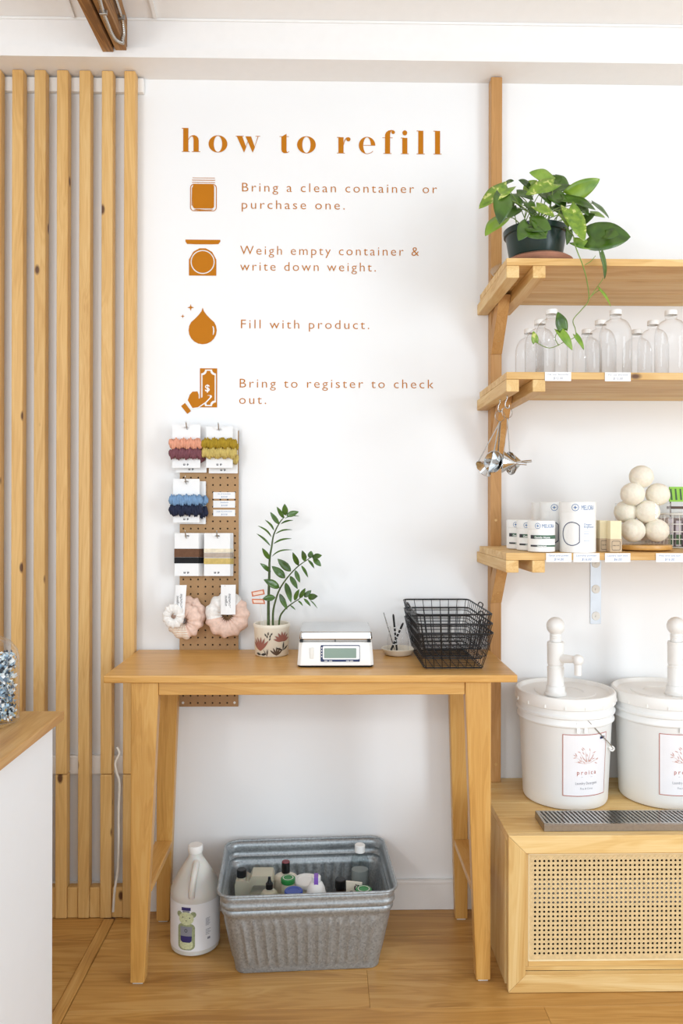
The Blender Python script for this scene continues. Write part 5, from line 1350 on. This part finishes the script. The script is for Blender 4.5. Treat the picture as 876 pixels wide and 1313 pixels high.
# wire bail with plastic grip end on the left bucket
A = at(754.5, 924.5, Y=-.318); B2 = at(783, 955, Y=-.27); C2 = at(785, 959, Y=-.262)
bl = MB().tube(smooth_path([A+Vector((0, .01, .0)), A, A.lerp(B2, .5)+Vector((0, -.006, 0)), B2, C2], 5), .0016, 8)
o = bl.build('wire_handle', M['steel'], [q for q in COL.objects if q.name == 'plastic_bucket'][0], smooth=60)
MB().tube([C2+Vector((-.012, -.002, .004)), C2+Vector((-.004, 0, -.002)), C2], .0042, 8).tube([(C2.x+.007*math.cos(k*PI/6)-.001, C2.y-.001, C2.z-.002+.007*math.sin(k*PI/6)) for k in range(12)], .0028, 6, closed=True).build('grip', M['white'], o, smooth=60)['label'] = 'white plastic grip end'

# ================================================================== GALLON JUG
def cloudy(name, c, tr=.35):
    m, N, L, B_ = nmat(name); B_.inputs['Base Color'].default_value = srgb(c); B_.inputs['Roughness'].default_value = .35
    B_.inputs['Subsurface Weight'].default_value = tr; B_.inputs['Subsurface Scale'].default_value = .03; return m
jY = -.212
jc = at(250.5, 1222, Y=jY); jx = jc.x; jb = Vector((jx, jY, .0008))
jg = thing('gallon_jug', 'milky plastic gallon jug with white cap and bear-bottle label beside the metal tub', 'jug', jb)
Rj = .0785
prof = [(0, .004), (Rj-.012, 0), (Rj-.002, .005), (Rj, .014), (Rj, .172), (Rj+.0008, .178), (Rj-.001, .190), (Rj-.008, .207), (Rj-.022, .232), (.040, .258), (.0275, .277), (.0225, .286), (.0215, .292), (.0215, .300), (0, .300)]
MB().lathe(prof, jb, 56).build('jug_body', M['jug'], jg, smooth=45)
MB().lathe([(0, .3), (.0225, .3), (.0235, .302), (.0235, .319), (.0215, .3225), (0, .3225)], (jx, jY, 0), 36).build('cap', M['white'], jg, smooth=35)
hp_ = [(jx+.008, jY-.030, .279), (jx+.009, jY-.047, .272), (jx+.007, jY-.064, .255), (jx+.004, jY-.0745, .230), (jx+.002, jY-.078, .205), (jx+.002, jY-.0765, .19)]
MB().tube(smooth_path(hp_, 5), .0105, 14).build('handle', M['jug'], jg, smooth=60)
lb = MB(); cylpatch(lb, (jx, jY), Rj+.0007, -1.75, 1.9, .020, .168, 48); lb = lb.build('label', plain('jug_label', '#efeff1', .4, noise_amt=.005), jg, smooth=60)
def jw(dr=.0014, a=.0, k=1.0, kx=1.0): return lambda co: (jx+(Rj+dr)*math.sin(a+co.x*k*kx/Rj), jY-(Rj+dr)*math.cos(a+co.x*k*kx/Rj), .09+(co.y-.09)*k+(.004 if k > 1 else 0))
J = -.20; pxm = .0782/31.5*1.0
def jl(pts): return [((x-245)/31.5*.0785*1.03, .020+(1222-y)*.00245) for x, y in pts]
# picture of a clear bear-shaped bottle, sizes in the label's own units
bearc = plain('bear_pale_green', '#cfd3a8', .5, noise_amt=.15, nscale=220); beard = plain('bear_shade_green', '#9ba37c', .5, noise_amt=.2, nscale=220)
def jel(cx_, cy_, rx, ry): return [((cx_-0)+x, cy_+y) for x, y in ell(0, 0, rx, ry, 24)]
U = .00102
def sh(name, mat, loops, dr): MB().mesh(dense(loops_mesh(loops)), jw(dr, J, 1.24, 1.25)).build(name, mat, lb)
sh('bear_ear_print', beard, [jel(-.0145, .124, .006, .0075)], .0012); sh('bear_ear_print', beard, [jel(.0145, .124, .006, .0075)], .0012)
sh('bear_body_print', beard, [rrect(-.018, .034, .018, .102, .012)], .0012)
sh('bear_body_print', bearc, [rrect(-.0135, .037, .0135, .062, .009)], .0015)
sh('bear_head_print', bearc, [jel(0, .114, .0155, .0165)], .0016)
sh('bear_label_print', M['inkgrey'], [[(-.0125, .094), (.0125, .094), (.0115, .056), (-.0115, .056)]], .0018)
sh('bear_label_print', plain('deep_purple_print', '#37306b', .5), [[(-.012, .070), (.012, .070), (.0112, .0585), (.008, .054), (-.008, .054), (-.0112, .0585)]], .0020)
sh('bear_cap_print', plain('violet_cap_print', '#3a3470', .5), [rect(-.0095, .1345, .0095, .1425)], .0018); sh('bear_cap_print', M['inkgrey'], [rect(-.0075, .1295, .0075, .134)], .0016)
sh('bear_face_print', M['black'], [jel(-.0065, .1175, .0011, .0014)], .0020); sh('bear_face_print', M['black'], [jel(.0075, .1165, .0011, .0014)], .0020); sh('bear_face_print', M['black'], [jel(.0005, .109, .0012, .0010)], .0020)
sh('badge_print', M['ink'], [jel(0, .084, .003, .0045), jel(0, .084, .0018, .0033)], .0022)
mb = MB()
for k in range(9): mb.mesh(loops_mesh([rect(.052, .118-k*.0028, .068-(k % 3)*.002, .119-k*.0028)]), jw(.0014, J+.12))
for k in range(4): mb.mesh(loops_mesh([rect(.052, .082-k*.005, .070-(k % 2)*.005, .0835-k*.005)]), jw(.0014, J+.12))
mb.mesh(loops_mesh([rect(.058, .051, .068, .058)]), jw(.0014, J+.12)); mb.mesh(loops_mesh([rect(-.006, .0265, .005, .0275)]), jw(.0014, J+.12))
mb.build('small_print', M['inkgrey'], lb)

# ================================================================== GALVANIZED TUB
tbc = at(391, 1150, Y=-.216); TX = (at(272, 1152, Y=-.42).x+at(508.5, 1140, Y=-.40).x)/2; TY = -.219
tu = thing('metal_tub', 'rectangular galvanized metal tub with ribbed sides on the floor under the table', 'tub', (TX, TY, .001), math.radians(3.2))
TH_ = .259
def tub_ring(w_, d_, r, z, rib=0):
    """evenly spaced points along a rounded rectangle"""
    pts = []; L1, L2, La = w_-2*r, d_-2*r, PI/2*r; NS, NL, NA = 72, 104, 10
    def side(ax_, ay, bx_, by, n, nx_, ny_, rb):
        for k in range(n):
            t = k/n; o_ = rib*(.5-.5*math.cos(2*PI*t*rb))**2.5 if rib else 0; pts.append((lerp(ax_, bx_, t)+nx_*o_, lerp(ay, by, t)+ny_*o_, z))
    def arc(cx_, cy_, a0_):
        for k in range(NA):
            a = a0_+PI/2*k/NA; pts.append((cx_+r*math.cos(a), cy_+r*math.sin(a), z))
    side(-w_/2+r, -d_/2, w_/2-r, -d_/2, NL, 0, -1, 13); arc(w_/2-r, -d_/2+r, -PI/2)
    side(w_/2, -d_/2+r, w_/2, d_/2-r, NS, 1, 0, 8); arc(w_/2-r, d_/2-r, 0)
    side(w_/2-r, d_/2, -w_/2+r, d_/2, NL, 0, 1, 13); arc(-w_/2+r, d_/2-r, PI/2)
    side(-w_/2, d_/2-r, -w_/2, -d_/2+r, NS, -1, 0, 8); arc(-w_/2+r, -d_/2+r, PI)
    return pts
W0, D0, W1, D1 = .440, .285, .540, .382
lev = [(0, 0, 0), (.004, .001, 0), (.010, 0, 0), (.022, 0, 0), (.034, 0, .006), (.06, 0, .0065), (.09, 0, .0065), (.12, 0, .0065), (.150, 0, .0065), (.166, 0, .005), (.176, 0, 0), (.186, .0, 0), (.190, .003, 0), (.197, .0045, 0), (.204, .003, 0), (.208, 0, 0), (.212, .003, 0), (.219, .0045, 0), (.226, .003, 0), (.230, 0, 0), (.240, 0, 0), (TH_-.003, 0, 0)]
rings = [tub_ring(lerp(W0, W1, z/TH_)+2*o_, lerp(D0, D1, z/TH_)+2*o_, lerp(.03, .045, z/TH_), z, rb_) for z, o_, rb_ in lev]
n = len(rings[0]); mb = MB(); vs = [p for r in rings for p in r]
fs = [(i*n+k, i*n+(k+1) % n, (i+1)*n+(k+1) % n, (i+1)*n+k) for i in range(len(rings)-1) for k in range(n)]+[tuple(range(n))]
sh_ = mb.add(vs, fs).build('tub_shell', M['galv'], tu, world=False, smooth=50)
md = sh_.modifiers.new('solid', 'SOLIDIFY'); md.thickness = .0016; md.offset = -1
MB().tube(tub_ring(W1+.004, D1+.004, .047, TH_-.001), .0042, 8, closed=True).build('rolled_rim', M['galv'], tu, world=False, smooth=60)
for s in (-1, 1):
    for zz, yy in ((.215, -.02), (.215, .02)): MB().lathe([(0, .002), (.003, .0015), (.004, 0)], (s*(lerp(W0, W1, .83)/2+.0045), yy, zz), 10, Matrix(((0,0,s),(0,1,0),(1,0,0)))).build('rivet', M['galv'], tu, world=False)

# ---- contents of the tub
def loc_at(px, Y): return at(px, 1140, Y=Y).x
zb_t = .0035
def rnd_bottle(px, Y, r, h_body, h_sh, cap_r, cap_h, body, capm, name, label, cat='bottle', sx=1, sy=1, neck=.010, cap_top=None, n=32):
    x = loc_at(px, Y); t = thing(name, label, cat, (x, Y, zb_t))
    b = [(0, 0), (r-.003, 0), (r, .003), (r, h_body)]
    for k in range(1, 6): a = k/5*PI/2; b.append((neck+(r-neck)*math.cos(a), h_body+h_sh*math.sin(a)))
    b += [(neck, h_body+h_sh+.004), (0, h_body+h_sh+.004)]
    MB().lathe(b, (x, Y, zb_t), n, sx=sx, sy=sy).build('bottle_body', body, t, smooth=45)
    z = zb_t+h_body+h_sh+.0042
    MB().lathe([(0, 0), (cap_r, 0), (cap_r, cap_h-.002), (cap_r-.002, cap_h), (0, cap_h)], (x, Y, z), 28).build('cap', capm, t, smooth=35)
    return t, x, z
cm = {'green': plain('green_lid', '#2f8a45', .35), 'blue': plain('blue_lid', '#2142a0', .3), 'purple': plain('purple_tape', '#8a5fc0', .5), 'red': plain('dark_red_cap', '#7c2530', .35), 'nv': plain('navy_cap', '#1d2748', .35)}
# rectangular jug with handle hole
X_ = loc_at(327, -.175); t = thing('rectangular_jug', 'cloudy rectangular jug with a black cap in the left of the metal tub', 'jug', (X_, -.175, zb_t))
jh = .212
lp = [[(-.050, 0), (.056, 0), (.059, .02), (.063, jh-.012), (.058, jh), (-.008, jh), (-.018, jh-.020), (-.030, jh-.014), (-.060, jh-.016), (-.063, jh-.03), (-.053, .02)], [(-.014, jh-.058), (.048, jh-.058), (.048, jh-.030), (-.002, jh-.030)]]
me = loops_mesh(lp, .031); MB().mesh(me, lambda co: (X_+co.x, -.175+co.z, zb_t+co.y)).build('jug_body', M['natural'], t, bevel=.006, seg=3, smooth=40)
MB().lathe([(0, 0), (.016, 0), (.016, .022), (.0145, .0235), (0, .0235)], (X_-.044, -.175, zb_t+jh-.0145), 24).build('cap', M['black'], t, smooth=35)
t, x, z = rnd_bottle(366.5, -.150, .041, .178, .016, .0135, .034, M['cream'], M['black'], 'lotion_bottle', 'cream oval bottle with a black and dark red cap in the tub', sy=.75)
MB().lathe([(0, 0), (.0135, 0), (.0125, .002), (0, .002)], (x, -.150, z+.0342), 24).build('cap_disc', cm['red'], t)['label'] = 'dark red cap top'
t, x, z = rnd_bottle(345.5, -.262, .0305, .170, .026, .0115, .018, M['natural'], M['black'], 'pump_bottle', 'small cloudy bottle with a pointed black pump top in the tub')
MB().lathe([(.008, 0), (.007, .004), (.005, .008), (.0045, .018), (0, .0185)], (x, -.262, z+.0182), 20).build('pump_tip', M['black'], t, smooth=40)
def jar(px, Y, r, h, lidm, label, body=None, mark=None):
    x = loc_at(px, Y); t = thing('lidded_jar', label, 'jar', (x, Y, zb_t))
    MB().lathe([(0, 0), (r-.002, 0), (r, .003), (r, h-.03), (r-.004, h-.016), (0, h-.016)], (x, Y, zb_t), 32).build('jar_body', body or M['natural'], t, smooth=45)
    l = MB().lathe([(0, h-.0155), (r-.001, h-.0155), (r, h-.013), (r, h-.002), (r-.002, h), (r*.62, h), (r*.6, h-.001), (0, h-.001)], (x, Y, zb_t), 32).build('lid', lidm, t, smooth=35)
    if mark: MB().mesh(loops_mesh([ell(0, 0, r*.74, r*.74, 28), ell(0, 0, r*.64, r*.64, 28)]), lambda co: (x+co.x, Y+co.y, zb_t+h+.0006)).build('lid_ring', M['felt'], l)
jar(369.5, -.220, .0235, .214, cm['green'], 'jar with a green lid in the middle of the tub, left of the blue lid', mark=1)
jar(466.5, -.300, .0255, .216, cm['green'], 'jar with a green lid at the right front of the tub', mark=1)
jar(376.5, -.302, .029, .214, cm['blue'], 'jar with a bright blue lid at the front of the tub')
jar(393, -.195, .043, .196, M['white'], 'wide tub with a large white lid behind the purple-taped bottle')
jar(400.5, -.338, .0205, .205, cm['nv'], 'container with a navy cap close to the tub front rim')
t, x, z = rnd_bottle(405.5, -.280, .037, .13, .10, .0145, .014, M['white'], M['white'], 'taped_bottle', 'white sloping bottle with a strip of purple tape on top', neck=.0135)
MB().box(x-.0065, x+.0065, -.280-.0165, -.280+.015, z+.0142, z+.0152).box(x-.0065, x+.0065, -.280-.0165, -.280-.0155, z-.012, z+.0142).build('tape', cm['purple'], t)
rnd_bottle(436.5, -.20, .032, .150, .018, .0175, .026, plain('dark_amber_plastic', '#2c211b', .3), M['black'], 'dark_bottle', 'dark bottle with a black cap in the right half of the tub')
t, x, z = rnd_bottle(461.5, -.125, .031, .205, .045, .0175, .024, M['acrylic'], M['white'], 'clear_bottle', 'tall clear bottle with a white cap at the right rear of the tub', sy=.8, neck=.0145)
MB().lathe([(0, .004), (.0285, .004), (.0285, .195), (0, .195)], (x, -.125, zb_t), 28, sy=.78).build('liquid', plain('grey_liquid', '#a9aaa6', .3), t)
rnd_bottle(347, -.345, .0175, .165, .018, .013, .012, M['white'], M['white'], 'small_white_bottle', 'small bottle with a white cap close to the tub front left rim')
X_ = loc_at(455, -.255); t = thing('squeeze_tube', 'upright cream paper pack with dark vertical lettering and a round leaf emblem', 'pack', (X_, -.255, zb_t))
MB().hexa([(X_-.024, -.268, zb_t), (X_+.024, -.268, zb_t), (X_+.024, -.248, zb_t), (X_-.024, -.248, zb_t), (X_-.028, -.252, zb_t+.218), (X_+.024, -.252, zb_t+.212), (X_+.024, -.248, zb_t+.212), (X_-.028, -.248, zb_t+.218)]).build('pack_body', M['cream'], t, bevel=.001)
pf = lambda co: (X_+co.x, -.2685+.0155*(co.y)/.215-.0006, zb_t+co.y)
mb = MB(); mb.mesh(text_mesh('proica', .019, 1, .0002), lambda co: pf(Vector((-.009-co.y+.002, .140+co.x, 0)))); mb.build('lettering', M['ink'], t)
mb = MB(); mb.mesh(loops_mesh([ell(.008, .196, .010, .010, 24), petal_loops(.001, .194, .014, .9, .002), petal_loops(.006, .192, .011, .2, .0018), petal_loops(.003, .2, .009, 1.5, .0016)]), pf); mb.build('leaf_emblem', M['ink'], t)

# ================================================================== COUNTER AT LEFT
zk = .914
cfY = at(82.5, 911.5, Z=zk).y; ckx = at(82.5, 911.5, Z=zk).x
ct = thing('sales_counter', 'white counter with a pale wooden top cut by the left picture edge', 'counter', (ckx-.4, cfY-.5, 0))
MB().box(ckx-1.1, ckx, -2.05, cfY, zk-.0215, zk).build('countertop', W('counter', 'Y'), ct, bevel=.002)
bX = at(67.3, 1050, Y=cfY-.012).x
MB().box(ckx-1.07, bX, -2.04, cfY-.012, .0012, zk-.022).build('counter_body', plain('white_panel', '#f2f6fb', .5, noise_amt=.004), ct, bevel=.001)
# jar of glass chips
jr = .078; Jy = at(10, 905, Z=zk).y
jx0 = at(23.0, 890, Y=cfY-.105).x-jr; jy0 = cfY-.105-.005
gj = tag(MB().lathe([(0, .001), (jr-.006, .001), (jr, .006), (jr, .150), (jr-.004, .168), (jr-.018, .188), (jr-.040, .200), (.028, .208), (.026, .232), (.028, .236), (.025, .237)],
   (jx0, jy0, zk), 48).build('chip_jar', M['glass'], loc=(jx0, jy0, zk), smooth=50), 'large clear glass jar of colourful chips on the counter at the left edge', 'jar')
mb = MB(); rnd = random.Random(5)
for k in range(1700):
    a = rnd.uniform(0, 2*PI); r = (jr-.006)*math.sqrt(rnd.uniform(.45, 1)); z = zk+.011+rnd.uniform(0, .148); c = Vector((jx0+r*math.cos(a), jy0+r*math.sin(a), z))
    s = rnd.uniform(.002, .0048)
    if r+s > jr-.0045: r = jr-.0045-s; c = Vector((jx0+r*math.cos(a), jy0+r*math.sin(a), z))
    q = Euler((rnd.uniform(0, 6), rnd.uniform(0, 6), rnd.uniform(0, 6))).to_matrix()
    vs = [c+q@Vector(v) for v in ((-s, -s*.8, -s*.25), (s, -s, -.2*s), (s*.9, s*.7, -s*.3), (-s*.7, s, -.2*s), (0, 0, s*.4))]
    mb.add(vs, [(3, 2, 1, 0), (0, 1, 4), (1, 2, 4), (2, 3, 4), (3, 0, 4)], rnd.choices(range(6), (7, 4, 4, 4, 2, 3))[0])
tag(mb.build('coloured_chips', [plain('chip_'+n_, c_, .5) for n_, c_ in (('white', '#eef2f2'), ('pale_blue', '#a9c6dc'), ('slate', '#5b6b7c'), ('dark', '#2c333c'), ('yellow', '#e0b04a'), ('ice', '#d2e4ea'))], loc=(jx0, jy0, zk)), 'mixed white, blue, dark and yellow chips filling the counter jar', 'chips', kind='stuff')
mb = MB().lathe([(0, .012), (jr*.66, .012), (jr*.66, .150), (0, .152)], (jx0, jy0, zk), 20)
mb.build('chip_core', bpy.data.materials['chip_pale_blue'], [x for x in COL.objects if x.name == 'coloured_chips'][0])
